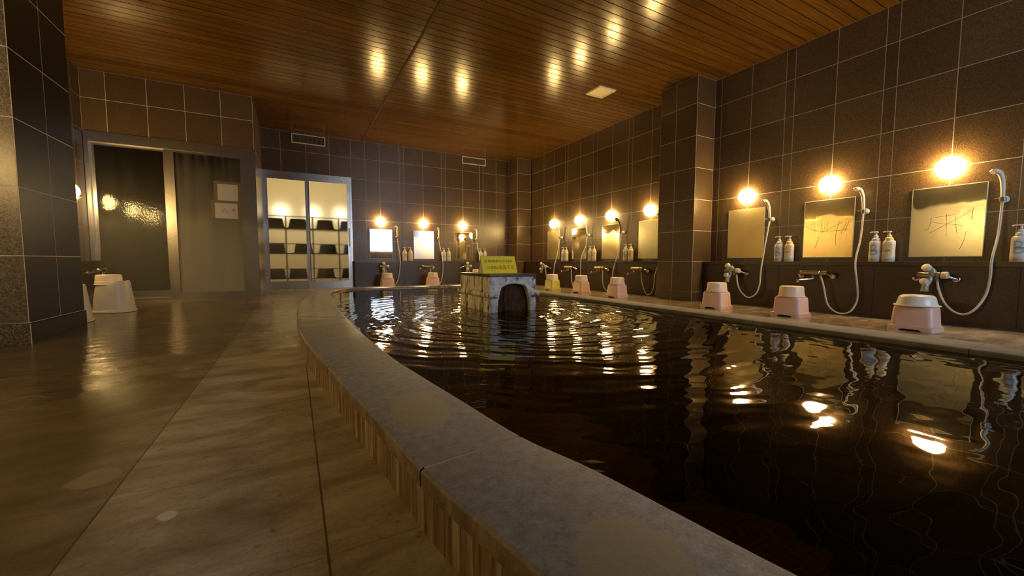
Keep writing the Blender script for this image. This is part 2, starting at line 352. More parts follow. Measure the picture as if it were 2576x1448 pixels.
# ------------------------------------------------------------------ mesh helpers
def bx(bm, x0, x1, y0, y1, z0, z1, mi=0):
    vs = [bm.verts.new((x, y, z)) for z in (z0, z1) for y in (y0, y1) for x in (x0, x1)]
    for f in ((0, 2, 3, 1), (4, 5, 7, 6), (0, 1, 5, 4), (2, 6, 7, 3), (0, 4, 6, 2), (1, 3, 7, 5)):
        bm.faces.new([vs[i] for i in f]).material_index = mi
def loft(bm, loops, cap0=True, cap1=True, mi=0, closed=True):
    rings = [[bm.verts.new(p) for p in lp] for lp in loops]
    n = len(rings[0])
    for a, b in zip(rings, rings[1:]):
        for i in range(n if closed else n - 1):
            j = (i + 1) % n
            bm.faces.new((a[i], a[j], b[j], b[i])).material_index = mi
    if cap0: bm.faces.new(rings[0][::-1]).material_index = mi
    if cap1: bm.faces.new(rings[-1]).material_index = mi
def frame_of(d):
    d = Vector(d).normalized(); a = Vector((0, 0, 1)) if abs(d.z) < 0.9 else Vector((1, 0, 0))
    u = d.cross(a).normalized(); return u, d.cross(u).normalized()
def lathe(bm, prof, origin=(0, 0, 0), axis=(0, 0, 1), seg=24, mi=0, cap0=True, cap1=True):
    o = Vector(origin); d = Vector(axis).normalized(); u, v = frame_of(d)
    loft(bm, [[o + d * z + (u * math.cos(2 * PI * i / seg) + v * math.sin(2 * PI * i / seg)) * max(r, 1e-4) for i in range(seg)] for r, z in prof], cap0, cap1, mi)
def smooth_path(pts, n=6):
    P = [Vector(p) for p in pts]; out = []
    for i in range(len(P) - 1):
        p0 = P[max(i - 1, 0)]; p1 = P[i]; p2 = P[i + 1]; p3 = P[min(i + 2, len(P) - 1)]
        for k in range(n):
            t = k / n
            out.append(0.5 * ((2 * p1) + (p2 - p0) * t + (2 * p0 - 5 * p1 + 4 * p2 - p3) * t * t + (3 * p1 - p0 - 3 * p2 + p3) * t ** 3))
    out.append(P[-1]); return out
def tube(bm, pts, r, seg=10, mi=0, radii=None):
    P = [Vector(p) for p in pts]; loops = []; u = None
    for i, p in enumerate(P):
        d = (P[min(i + 1, len(P) - 1)] - P[max(i - 1, 0)]).normalized()
        if u is None: u, v = frame_of(d)
        else:
            u = (u - d * u.dot(d)).normalized(); v = d.cross(u)
        rr = radii[i] if radii else r
        loops.append([p + (u * math.cos(2 * PI * k / seg) + v * math.sin(2 * PI * k / seg)) * rr for k in range(seg)])
    loft(bm, loops, True, True, mi)
def rrect(hx, hy, rad, z, n=6, cx=0, cy_=0):
    rad = min(rad, hx, hy); out = []
    for qx, qy, a0 in ((1, 1, 0), (-1, 1, 90), (-1, -1, 180), (1, -1, 270)):
        for k in range(n):
            a = math.radians(a0 + 90 * k / (n - 1))
            out.append(Vector((cx + qx * (hx - rad) + rad * math.cos(a), cy_ + qy * (hy - rad) + rad * math.sin(a), z)))
    return out
def obj(name, bm, mats, parent=None, smooth=True, angle=35):
    me = bpy.data.meshes.new(name)
    bmesh.ops.recalc_face_normals(bm, faces=bm.faces[:]) if smooth != 'keep' else None
    bm.to_mesh(me); bm.free()
    for m in (mats if isinstance(mats, (list, tuple)) else [mats]): me.materials.append(M[m] if isinstance(m, str) else m)
    if smooth:
        me.polygons.foreach_set('use_smooth', [True] * len(me.polygons))
        me.set_sharp_from_angle(angle=math.radians(angle))
    o = bpy.data.objects.new(name, me); COL.objects.link(o)
    if parent: o.parent = parent
    return o
def BM(): return bmesh.new()
def tag(o, label=None, cat=None, group=None, kind=None):
    if label: o['label'] = label
    if cat: o['category'] = cat
    if group: o['group'] = group
    if kind: o['kind'] = kind
    return o
def thing(name, loc=(0, 0, 0), rz=0.0, label=None, cat=None, group=None):
    o = bpy.data.objects.new(name, None); o.empty_display_size = 0.05; COL.objects.link(o)
    o.location = loc; o.rotation_euler = (0, 0, rz)
    return tag(o, label, cat, group)
def kids(o): return [c for c in COL.objects if c.parent == o]
def copy_tree(o, parent=None):
    c = o.copy(); COL.objects.link(c); c.parent = parent
    for ch in kids(o): copy_tree(ch, c)
    return c
def place(proto, used, loc, rz, label, group=None, cat=None):
    o = proto if not used.get(proto.name) else copy_tree(proto)
    used[proto.name] = True
    o.location = loc; o.rotation_euler = (0, 0, rz); o['label'] = label
    if group: o['group'] = group
    if cat: o['category'] = cat
    return o
USED = {}
def struct(name, bm, mats, parent=None, smooth=False, cat=None, label=None):
    o = obj(name, bm, mats, parent, smooth)
    if not parent: o['kind'] = 'structure'
    if cat: o['category'] = cat
    if label: o['label'] = label
    return o

def tiles(bm, O, U, V, N, us, vs, gap=0.0058, skip=None, thick=0.0008, dark_cols=()):
    """tile faces standing a little proud of a grout bed; material 0 tile, 1 grout; the tint attribute varies tile to tile"""
    lay = bm.loops.layers.color.get('tint') or bm.loops.layers.color.new('tint')
    O, U, V, N = map(Vector, (O, U, V, N))
    P = lambda u, v, n: bm.verts.new(O + U * u + V * v + N * n)
    us = sorted(us); vs = sorted(vs)
    for u0, u1 in zip(us, us[1:]):
        for v0, v1 in zip(vs, vs[1:]):
            if skip and skip((u0 + u1) / 2, (v0 + v1) / 2): continue
            f = bm.faces.new([P(u0, v0, 0), P(u1, v0, 0), P(u1, v1, 0), P(u0, v1, 0)]); f.material_index = 1
            for l in f.loops: l[lay] = (1, 1, 1, 1)
            g = gap / 2; tv = random.uniform(0.86, 1.1); tc = (tv, tv * random.uniform(0.97, 1.02), tv * random.uniform(0.95, 1.03), 1)
            lo = [P(u0 + g, v0 + g, 0), P(u1 - g, v0 + g, 0), P(u1 - g, v1 - g, 0), P(u0 + g, v1 - g, 0)]
            b = g + 0.0004
            hi = [P(u0 + b, v0 + b, thick), P(u1 - b, v0 + b, thick), P(u1 - b, v1 - b, thick), P(u0 + b, v1 - b, thick)]
            fs = [bm.faces.new(hi)] + [bm.faces.new((lo[i], lo[(i + 1) % 4], hi[(i + 1) % 4], hi[i])) for i in range(4)]
            for f in fs:
                f.material_index = 0
                for l in f.loops: l[lay] = tc

# ------------------------------------------------------------------ room shell
TOP = [r for r in ROWS] + [CEIL]
YN = [-2.8, -2.45, -2.06, -1.97, -1.58, -1.2, -1.11, -0.73, -0.35, -0.26, 0.12, 0.5, 0.59, 0.356 + 0.25, 0.74, 0.833, 1.2095, 1.593, 1.686, 2.0625, 2.4496, 2.5403, 2.92, 3.3038, 3.3937]
YN = [y for y in YN if abs(y - 0.606) > 1e-6]
bm = BM()
tiles(bm, (XR, 0, 0), (0, -1, 0), (0, 0, 1), (-1, 0, 0), [-y for y in YN], [0.118] + TOP)
YR = [3.9633, 4.432, 4.832, 4.919, 5.301, 5.687, 5.79, 6.175, 6.576, 6.67, 7.052, 7.451, 8.012]
tiles(bm, (XR, 0, 0), (0, -1, 0), (0, 0, 1), (-1, 0, 0), [-y for y in YR], [0.118] + TOP)
bx(bm, XR + 0.004, XR + 0.15, Y0 - 0.15, YF + 0.15, -0.6, CEIL + 0.1, 1)
struct('wall_right', bm, ['tile', 'grout'])
bm = BM()
XF = [-0.46, -0.156, 0.249, 0.645, 1.022, 1.284, 1.558, 1.951, 2.041, 2.443, 2.847, 2.942, 3.345, 3.752, 3.841, 4.172, 4.503, XR]
tiles(bm, (0, YF, 0), (1, 0, 0), (0, 0, 1), (0, -1, 0), XF, [0.0, 0.118] + TOP, skip=lambda u, v: u < 1.02 and v < 2.118)
bx(bm, 1.022, XR + 0.15, YF + 0.004, YF + 0.12, -0.6, CEIL + 0.1, 1)
bx(bm, -0.46, 1.022, YF + 0.004, YF + 0.12, 2.118, CEIL + 0.1, 1)
bx(bm, XL - 0.2, -0.46, YF + 0.004, YF + 0.12, -0.1, CEIL + 0.1, 1)
struct('wall_far', bm, ['tile', 'grout'])
# corner pier and the wall column
bm = BM()
tiles(bm, (0, 8.0149, 0), (1, 0, 0), (0, 0, 1), (0, -1, 0), [XP, XR], [0, 0.118] + TOP)
tiles(bm, (XP, 0, 0), (0, -1, 0), (0, 0, 1), (-1, 0, 0), [-YF, -8.0149], [0, 0.118] + TOP)
struct('trim_1', bm, ['tile', 'grout'])
bm = BM()
tiles(bm, (0, 3.3937, 0), (1, 0, 0), (0, 0, 1), (0, -1, 0), [XP, XR], [0.118] + TOP)
tiles(bm, (XP, 0, 0), (0, -1, 0), (0, 0, 1), (-1, 0, 0), [-3.9633, -3.707, -3.3937], [0.118] + TOP)
tiles(bm, (0, 3.9633, 0), (1, 0, 0), (0, 0, 1), (0, 1, 0), [XP, XR], [0.118] + TOP)
tiles(bm, (0, 3.3837, 0), (1, 0, 0), (0, 0, 1), (0, -1, 0), [XP - 0.01, XR], [-0.02, 0.118])
tiles(bm, (XP - 0.01, 0, 0), (0, -1, 0), (0, 0, 1), (-1, 0, 0), [-3.9733, -3.707, -3.3837], [-0.02, 0.118])
bx(bm, XP - 0.01, XR, 3.3837, 3.9733, 0.114, 0.118, 0)
struct('wall_column_right', bm, ['tile', 'grout'])
# left pillar
LZ = [0.132, 0.548, 0.967, 1.377, 1.785, 2.2, 2.61, CEIL]
LX1 = -1.455
bm = BM()
tiles(bm, (0, 3.585, 0), (1, 0, 0), (0, 0, 1), (0, -1, 0), [XL, -1.86, LX1], LZ)
tiles(bm, (0, 4.325, 0), (1, 0, 0), (0, 0, 1), (0, 1, 0), [XL, -1.86, LX1], LZ)
tiles(bm, (0, 3.577, 0), (1, 0, 0), (0, 0, 1), (0, -1, 0), [XL, -1.86, LX1 + 0.008], [-0.02, 0.132])
bx(bm, XL, LX1 + 0.008, 3.577, 4.333, 0.128, 0.132, 0)
pl_ = struct('wall_pillar_left', bm, ['tile_pale', 'grout'])
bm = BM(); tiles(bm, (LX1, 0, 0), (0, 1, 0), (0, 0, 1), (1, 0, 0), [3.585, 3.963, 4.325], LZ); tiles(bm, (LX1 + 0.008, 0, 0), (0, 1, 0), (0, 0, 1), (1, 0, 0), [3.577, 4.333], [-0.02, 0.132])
obj('shaded_face', bm, ['tile_shaded', 'grout'], pl_, False)
# left wall
bm = BM()
tiles(bm, (XL, 0, 0), (0, 1, 0), (0, 0, 1), (1, 0, 0), [4.325, 4.45, 4.85, 4.94, 5.33, 5.72, 5.81, 6.2, 6.59, 6.68, YL + 0.02], [0.118] + TOP)
tiles(bm, (XL, 0, 0), (0, 1, 0), (0, 0, 1), (1, 0, 0), [-2.8 + 0.4 * k for k in range(16)] + [3.585], [0, 0.118] + TOP)
bx(bm, XL - 0.15, XL - 0.004, Y0 - 0.15, YF + 0.15, -0.6, CEIL + 0.1, 1)
struct('wall_left', bm, ['tile', 'grout'])
# wall over the steel doors and the return beside them
bm = BM()
tiles(bm, (0, YL, 0), (1, 0, 0), (0, 0, 1), (0, -1, 0), [XL, -2.0033, -1.6118, -1.2253, -0.8327, -0.46], [2.118, 2.518, CEIL])
bx(bm, XL, -0.462, YL + 0.004, YL + 0.08, 2.118, CEIL + 0.05, 1)
struct('wall_over_doors', bm, ['tile', 'grout'])
bm = BM()
tiles(bm, (-0.452, 0, 0), (0, 1, 0), (0, 0, 1), (1, 0, 0), [YL, 7.3, 7.7, 8.1, YF], [0.0, 0.118] + ROWS + [CEIL])
bx(bm, -0.50, -0.456, YL + 0.002, YF, 0, CEIL + 0.05, 1)
struct('wall_return', bm, ['tile', 'grout'])
# back wall with the daylit window, behind the camera
WX0, WX1, WZ0, WZ1 = 2.7, 4.35, 0.95, 2.3
bm = BM()
tiles(bm, (0, Y0, 0), (1, 0, 0), (0, 0, 1), (0, 1, 0), [XL + 0.4 * k for k in range(10)] + [1.78, 2.2, WX0, 3.1, 3.5, 3.9, WX1, XR], [0, 0.118, WZ0, WZ1] + TOP,
      skip=lambda u, v: WX0 < u < WX1 and WZ0 < v < WZ1)
for a in ((XL, WX0, -0.6, CEIL), (WX1, XR, -0.6, CEIL), (WX0, WX1, -0.6, WZ0), (WX0, WX1, WZ1, CEIL)):
    bx(bm, a[0], a[1], Y0 - 0.12, Y0 - 0.004, a[2], a[3], 1)
struct('wall_back', bm, ['tile', 'grout'])
bm = BM()
for a in (WX0 + 0.03, WX1 - 0.03):
    bx(bm, a - 0.03, a + 0.03, Y0 - 0.09, Y0 - 0.02, WZ0, WZ1)
for z in (WZ0 + 0.025, WZ1 - 0.025): bx(bm, WX0, WX1, Y0 - 0.09, Y0 - 0.02, z - 0.03, z + 0.03)
win = struct('window_1', bm, 'steel')
bm = BM(); bx(bm, WX0, WX1, Y0 - 0.066, Y0 - 0.06, WZ0, WZ1); obj('window_pane', bm, 'day', win, False)

# floor: the bath floor left of the pool, the strip beyond it, the washing floor on the right
INN = [(1.25, -1.9), (0.95, -1.2), (0.74, -0.55), (0.60, 0.0), (0.536, 0.233), (0.479, 0.549), (0.429, 0.739), (0.394, 1.042), (0.366, 1.288), (0.336, 1.597), (0.313, 2.1), (0.302, 2.55),
       (0.300, 3.1), (0.310, 3.7), (0.324, 4.2), (0.344, 4.71), (0.366, 5.1), (0.428, 5.52), (0.56, 5.78), (0.80, 5.86), (1.33, 5.87), (2.0, 5.87), (2.61, 5.87)]
OUT = [(1.0, -2.05), (0.70, -1.32), (0.48, -0.66), (0.345, -0.06), (0.29, 0.20), (0.235, 0.485), (0.193, 0.706), (0.160, 1.02), (0.128, 1.27), (0.095, 1.58), (0.040, 2.08), (0.010, 2.56),
       (0.004, 3.15), (0.016, 3.8), (0.05, 4.28), (0.125, 4.85), (0.185, 5.3), (0.27, 5.75), (0.42, 6.08), (0.70, 6.20), (1.33, 6.21), (2.0, 6.21), (2.87, 6.21)]
def resample(pts, n):
    return [(p.x, p.y) for p in smooth_path([(a, b, 0) for a, b in pts], n)]
NSUB = 6
INS, OUS = resample(INN, NSUB), resample(OUT, NSUB)
MID = [((a[0] + b[0]) / 2, (a[1] + b[1]) / 2) for a, b in zip(INS, OUS)]
bm = BM()
left = [p for p in MID if p[1] < 6.0 and p[0] < 1.3]
def quad(a, b, c, d, z=0.0): bm.faces.new([bm.verts.new((q[0], q[1], z)) for q in (a, b, c, d)])
quad((XL, Y0), (left[0][0], Y0), left[0], (XL, left[0][1]))
quad((left[0][0], Y0), (XR, Y0), (XR, -2.15), (left[0][0], left[0][1]))
for a, b in zip(left, left[1:]): quad((XL, a[1]), a, b, (XL, b[1]))
quad((XL, left[-1][1]), left[-1], (left[-1][0], YF), (XL, YF))
quad(left[-1], (XR, left[-1][1]), (XR, YF), (left[-1][0], YF))
quad((2.75, -2.15), (XR, -2.15), (XR, left[-1][1]), (2.75, left[-1][1]))
bmesh.ops.remove_doubles(bm, verts=bm.verts[:], dist=1e-5)
struct('floor', bm, 'floor')
# small pale tiles in front of the far glass doors
bm = BM()
tiles(bm, (0, 0, 0.0), (1, 0, 0), (0, 1, 0), (0, 0, 1), [-0.44 + 0.15 * k for k in range(6)], [7.75, 8.05, 8.36], 0.008, None, 0.004)
M['mat_tile'] = mottled('cream_floor_tile', (0.40, 0.32, 0.22), (0.48, 0.39, 0.28), 5, 0.3)
struct('floor_threshold', bm, ['mat_tile', 'grout_dark'])
# ceiling planks
bm = BM(); lay = bm.loops.layers.color.new('tint'); PW = 0.1063; y = 1.705 - PW * 44; k = 0
SEAM = 1.237
while y < YF:
    for xa, xb in ((XL, SEAM - 0.006), (SEAM + 0.006, XR)):
        tv = random.uniform(0.86, 1.14); y0, y1 = max(y + 0.0045, Y0), min(y + PW - 0.0045, YF)
        if y1 <= y0: continue
        n0 = len(bm.faces); bx(bm, xa, xb, y0, y1, CEIL, CEIL + 0.012, 0); bm.faces.ensure_lookup_table()
        for f in bm.faces[n0:]:
            for l in f.loops: l[lay] = (tv, tv * random.uniform(0.98, 1.02), tv, 1)
    y += PW
bx(bm, XL - 0.15, XR + 0.15, Y0 - 0.15, YF + 2.6, CEIL + 0.011, CEIL + 0.12, 1)
struct('ceiling', bm, ['ceiling', 'groove'])
bm = BM(); bx(bm, SEAM - 0.012, SEAM + 0.012, Y0, YF, CEIL - 0.006, CEIL + 0.004)
M['seam_wood'] = mottled('dark_batten_wood', (0.045, 0.020, 0.006), (0.07, 0.03, 0.009), 9, 0.85, 0, 0, (1, 6, 1))
struct('trim_2', bm, 'seam_wood')
bm = BM()
for a in ((-0.01, 0.47, 7.14, 7.155), (-0.01, 0.47, 7.58, 7.595), (-0.01, 0.005, 7.14, 7.595), (0.455, 0.47, 7.14, 7.595)): bx(bm, *a, CEIL - 0.004, CEIL + 0.003)
struct('trim_3', bm, 'seam_wood')

# dado walls with their shelf ledges
def dado(name, pts, front_n, cuts):
    pass
def dado_right(name, y0, y1, cuts, x1=XR, ext=0.0):
    xf = XR - PANEL; bm = BM()
    tiles(bm, (xf, 0, 0), (0, -1, 0), (0, 0, 1), (-1, 0, 0), [-y1] + [-c for c in cuts] + [-y0], [-0.02, 0.482], 0.004)
    bx(bm, xf + 0.004, XR, y0, y1, -0.02, 0.482, 0)
    bx(bm, xf - 0.014, XR, y0, y1, 0.482, 0.518, 2)
    bx(bm, xf - 0.035, xf, y0, y1, -0.01, 0.014, 2)
    for l in bm.loops.layers.color: 
        for f in bm.faces:
            if all(lp[l][3] == 0 or lp[l][0] == 0 for lp in f.loops):
                for lp in f.loops: lp[l] = (1, 1, 1, 1)
    return struct(name, bm, ['dado', 'grout_dark', 'ledge'])
dado_right('wall_right_dado', Y0 + 0.01, 3.383, [-1.8, -0.95, -0.1, 0.77, 1.62, 2.45])
dado_right('wall_right_dado', 3.974, 8.014, [4.87, 5.75, 6.62, 7.48])
def fix_tint(bm):
    for l in bm.loops.layers.color:
        for f in bm.faces:
            for lp in f.loops:
                if lp[l][0] == 0: lp[l] = (1, 1, 1, 1)
bm = BM(); yf = YF - PANEL
tiles(bm, (0, yf, 0), (1, 0, 0), (0, 0, 1), (0, -1, 0), [1.03, 1.98, 2.88, 3.79, XP - 0.005], [-0.02, 0.482], 0.004)
bx(bm, 1.03, XP - 0.005, yf + 0.004, YF, -0.02, 0.482, 0); bx(bm, 1.03, XP - 0.005, yf - 0.014, YF, 0.482, 0.518, 2)
fix_tint(bm); struct('wall_far_dado', bm, ['dado', 'grout_dark', 'ledge'])
bm = BM(); xf = XL + PANEL
tiles(bm, (xf, 0, 0), (0, 1, 0), (0, 0, 1), (1, 0, 0), [4.335, 5.2, 5.9, 6.70], [-0.02, 0.482], 0.004)
bx(bm, XL, xf - 0.004, 4.335, 6.70, -0.02, 0.482, 0); bx(bm, XL, xf + 0.014, 4.335, 6.71, 0.482, 0.518, 2)
fix_tint(bm); struct('wall_left_dado', bm, ['dado', 'grout_dark', 'ledge'])

# ------------------------------------------------------------------ pool
KT, WZ = 0.135, 0.112                        # kerb top, water level
def strip(bm, A, B, za, zb, mi):
    va = [bm.verts.new((p[0], p[1], za)) for p in A]; vb = [bm.verts.new((p[0], p[1], zb)) for p in B]
    for i in range(len(va) - 1): bm.faces.new((va[i], va[i + 1], vb[i + 1], vb[i])).material_index = mi
def offset_pts(A, B, d):
    out = []
    for a, b in zip(A, B):
        v = Vector((b[0] - a[0], b[1] - a[1])).normalized() * d; out.append((a[0] + v.x, a[1] + v.y))
    return out
bm = BM()
OIN = offset_pts(OUS, INS, 0.012)             # riser set back under the cap
strip(bm, OIN, OIN, 0.10, -0.03, 0)
IIN = offset_pts(INS, OUS, 0.010)
strip(bm, IIN, IIN, 0.10, -0.62, 1)
strip(bm, OIN, IIN, 0.10, 0.10, 0)
kerb = struct('pool_kerb', bm, ['riser', 'pool'], smooth=True)
# cap stones with open joints
joints = [(0.193, 0.706), (0.095, 1.60), (0.010, 2.56), (0.006, 3.35), (0.045, 4.17), (0.16, 5.05), (0.48, 6.12), (1.5, 6.21), (2.2, 6.21), (0.40, -0.35), (0.62, -1.1)]
ji = sorted(min(range(len(OUS)), key=lambda i: (OUS[i][0] - j[0]) ** 2 + (OUS[i][1] - j[1]) ** 2) for j in joints)
cuts = [0] + ji + [len(OUS) - 1]
def cap_stone(a, b):
    bm = BM(); A = list(OUS[a:b + 1]); B = list(INS[a:b + 1])
    def pull(P, g):
        P = [Vector(p) for p in P]
        d0 = (P[1] - P[0]).normalized() * g; d1 = (P[-2] - P[-1]).normalized() * g
        P[0] += d0; P[-1] += d1; return [tuple(p) for p in P]
    A, B = pull(A, 0.003), pull(B, 0.003)
    prof = [(0.0, 0.10), (0.0, KT - 0.006), (0.0022, KT - 0.0018), (0.007, KT)]
    loops = []
    n = len(A)
    for i in range(n):
        a_, b_ = Vector(A[i]), Vector(B[i]); d = (b_ - a_).normalized()
        q = [(a_ + d * t, z) for t, z in prof] + [(b_ - d * t, z) for t, z in reversed(prof)]
        loops.append([Vector((p.x, p.y, z)) for p, z in q])
    loft(bm, loops, True, True)
    return bm
for a, b in zip(cuts, cuts[1:]):
    if b - a > 0:
        o = obj('cap_stone', cap_stone(a, b), 'kerb', kerb, True, 50)
bm = BM(); strip(bm, offset_pts(OUS, INS, 0.008), offset_pts(INS, OUS, 0.008), KT - 0.0004, KT - 0.0004, 0)
M['joint'] = plain('mortar_joint', (0.40, 0.35, 0.28), 0.8); obj('mortar_bed', bm, 'joint', kerb, False)
# straight kerb on the washing side
def straight_kerb():
    bm = BM(); x0, x1 = 2.61, 2.87
    bx(bm, x0 + 0.01, x1, -2.15, 6.04, -0.62, 0.10, 0)
    k = struct('pool_kerb', bm, ['pool'])
    ys = [-2.15, -1.3, -0.4, 0.55, 1.5, 2.45, 3.4, 4.35, 5.2, 6.05]
    for a, b in zip(ys, ys[1:]):
        bm = BM(); loops = []
        prof = [(x0, 0.10), (x0, KT - 0.012), (x0 + 0.004, KT - 0.004), (x0 + 0.013, KT), (x1 - 0.008, KT), (x1, KT - 0.006), (x1, 0.10)]
        for y in (a + 0.0015, b - 0.0015): loops.append([Vector((x, y, z)) for x, z in prof])
        loft(bm, loops, True, True); obj('cap_stone', bm, 'kerb_pale', k, True, 50)
    return k
M['kerb_pale'] = mottled('pale_kerb_stone', (0.17, 0.16, 0.15), (0.25, 0.235, 0.22), 9, 0.7, 0, 0.0, (1, 1, 1), 0.2)
straight_kerb()
bm = BM(); bx(bm, -0.3, 2.7, -2.3, 6.2, -0.64, -0.6); struct('floor_pool', bm, 'pool')
bm = BM()
wp = IIN + [(2.618, 5.88), (2.618, -2.1)]
bm.faces.new([bm.verts.new((p[0], p[1], WZ)) for p in wp])
bmesh.ops.triangulate(bm, faces=bm.faces[:])
struct('pool_water', bm, 'water', cat='water', label='dark brown still hot spring water filling the stone bath')
bm = BM(); bx(bm, 1.0, 2.7, -2.2, -2.1, -0.62, KT); struct('pool_kerb', bm, 'kerb')

# ------------------------------------------------------------------ spring spout in the pool
sx0, sx1, sy0, sy1 = 1.345, 1.773, 2.818, 3.455
sp_ = thing('spring_spout', (1.56, 3.13, -0.1), 0, 'white crusted stone spout block with dark arched mouth standing in the bath', 'water spout')
bm = BM(); ox, oy, oz = -1.56, -3.13, 0.1
ax0, ax1, ztop = 1.432, 1.700, 0.335
prof = [(sx0, -0.1), (ax0 - 0.012, -0.1), (ax0 - 0.012, 0.20), (ax0, 0.24)]
for k in range(1, 12):
    a = PI - PI * k / 12
    prof.append(((ax0 + ax1) / 2 + (ax1 - ax0) / 2 * math.copysign(abs(math.cos(a)) ** 0.75, math.cos(a)), 0.245 + (ztop - 0.245) * math.sin(a) ** 0.8))
prof += [(ax1, 0.24), (ax1 + 0.012, 0.20), (ax1 + 0.012, -0.1), (sx1, -0.1), (sx1, 0.40), (sx0, 0.40)]
loft(bm, [[Vector((x + ox, y + oy, z + oz)) for x, z in prof] for y in (sy0, sy0 + 0.2)])
bx(bm, sx0 + ox, sx1 + ox, sy0 + 0.19 + oy, sy1 + oy, -0.1 + oz, 0.40 + oz)
# the sill of crust above the old water line
bx(bm, sx0 - 0.024 + ox, sx0 + 0.02 + ox, sy0 - 0.012 + oy, sy1 + 0.02 + oy, 0.232 + oz, 0.272 + oz)
bx(bm, sx1 - 0.02 + ox, sx1 + 0.028 + ox, sy0 - 0.012 + oy, sy1 + 0.02 + oy, 0.232 + oz, 0.276 + oz)
bx(bm, sx0 - 0.02 + ox, ax0 - 0.02 + ox, sy0 - 0.02 + oy, sy0 + 0.02 + oy, 0.232 + oz, 0.272 + oz)
bx(bm, ax1 + 0.018 + ox, sx1 + 0.024 + ox, sy0 - 0.02 + oy, sy0 + 0.02 + oy, 0.232 + oz, 0.276 + oz)
body = obj('crusted_block', bm, 'crust', sp_, True, 180)
rm = body.modifiers.new('remesh', 'REMESH'); rm.mode = 'VOXEL'; rm.voxel_size = 0.0075; rm.use_smooth_shade = True
tx = bpy.data.textures.new('crust_lumps', 'CLOUDS'); tx.noise_scale = 0.05; tx.noise_depth = 3
dm = body.modifiers.new('lumps', 'DISPLACE'); dm.texture = tx; dm.strength = 0.016; dm.mid_level = 0.5; dm.texture_coords = 'LOCAL'
body['label'] = 'white and brown streaked mineral crust'
bm = BM(); bx(bm, sx0 - 0.006 + ox, sx1 + 0.006 + ox, sy0 - 0.006 + oy, sy1 + 0.006 + oy, 0.392 + oz, 0.415 + oz)
bmesh.ops.bevel(bm, geom=bm.edges[:], offset=0.003, segments=2, affect='EDGES')
M['slab'] = mottled('dark_slab_stone', (0.050, 0.030, 0.026), (0.085, 0.055, 0.048), 60, 0.28)
obj('top_slab', bm, 'slab', sp_)
bm = BM(); loops = []
for i in range(15):
    z = -0.1 + (0.325 + 0.1) * i / 14
    hw = 0.142 if z < 0.24 else 0.142 * math.sqrt(max(0.05, 1 - ((z - 0.24) / 0.10) ** 2))
    yy = sy0 + 0.06 - 0.04 * max(0, (0.30 - z)) / 0.4
    fr = [Vector((1.566 + ox + hw * (-1 + 2 * k / 20), yy + oy + 0.006 * math.sin(k * 2.3) - 0.03 * (1 - (k / 10 - 1) ** 2), z + oz)) for k in range(21)]
    loops.append(fr + [Vector((p.x, sy0 + 0.15 + oy, p.z)) for p in reversed(fr)])
loft(bm, loops)
obj('water_curtain', bm, 'curtain', sp_, True, 180)

# the folded sign on the slab
def text_mesh(body, size, mat, parent, name='lettering', fit=None, ext=0.0):
    c = bpy.data.curves.new(name, 'FONT'); c.body = body; c.size = size; c.align_x = 'LEFT'; c.extrude = ext;  c.resolution_u = 3
    o = bpy.data.objects.new(name, c); COL.objects.link(o)
    dg = bpy.context.evaluated_depsgraph_get(); me = bpy.data.meshes.new_from_object(o.evaluated_get(dg))
    bpy.data.objects.remove(o); bpy.data.curves.remove(c)
    me.materials.clear(); me.materials.append(M[mat])
    xs = [v.co.x for v in me.vertices]; ys = [v.co.y for v in me.vertices]
    if fit:                                   # (x0, x1, y0, y1) target box
        fx = (fit[1] - fit[0]) / (max(xs) - min(xs)); fy = (fit[3] - fit[2]) / (max(ys) - min(ys)); mx, my = min(xs), min(ys)
        for v in me.vertices: v.co.x = fit[0] + (v.co.x - mx) * fx; v.co.y = fit[2] + (v.co.y - my) * fy
    o = bpy.data.objects.new(name, me); COL.objects.link(o); o.parent = parent
    return o
sign = thing('tent_sign', (1.40, 3.06, 0.4155), math.radians(1.5), 'small yellow folded sign with black and red Japanese writing on the spout slab', 'sign')
SW, SHh, lean = 0.335, 0.150, 0.052
SL = math.hypot(SHh, lean); ang = math.atan2(SHh, lean)
def sheet(sgn):
    bm = BM(); y0, y1 = (0, lean) if sgn > 0 else (2 * lean, lean); t = 0.0035
    v = []
    for x in (0, SW):
        for yy, z in ((y0, 0), (y1, SHh)): v.append((x, yy, z))
    dn = Vector((0, SHh, -sgn * lean)).normalized() * t * sgn
    A = [Vector(p) for p in (v[0], v[2], v[3], v[1])]; B = [p + dn for p in A]
    loft(bm, [A, B]); return bm
fr_ = obj('front_panel', sheet(1), 'sign_yellow', sign, False); fr_['label'] = 'bright yellow printed face'
obj('back_panel', sheet(-1), 'sign_white', sign, False)
bm = BM(); loft(bm, [[(0.004, 0.002, 0), (0.004, lean, SHh - 0.004), (0.004, 2 * lean - 0.002, 0)], [(0.007, 0.002, 0), (0.007, lean, SHh - 0.004), (0.007, 2 * lean - 0.002, 0)]])
obj('side_panel', bm, 'sign_white', sign, False)
rotx = Matrix.Rotation(ang, 4, 'X')
def on_sign(o, off=0.0006):
    n = Vector((0, -SHh, lean)).normalized() * off
    o.matrix_local = Matrix.Translation(n) @ rotx
on_sign(text_mesh('磐梯猪苗代はやま温泉', 0.03, 'ink', sign, fit=(0.062, 0.300, 0.098, 0.122)))
on_sign(text_mesh('この温泉は', 0.03, 'ink', sign, fit=(0.032, 0.155, 0.037, 0.066)))
on_sign(text_mesh('飲用不可', 0.04, 'ink_red', sign, fit=(0.160, 0.309, 0.030, 0.072)))
def mark(polys, mat):
    bm = BM()
    for p in polys: bm.faces.new([bm.verts.new((x, y, 0)) for x, y in p])
    on_sign(obj('emblem', bm, mat, sign, False))
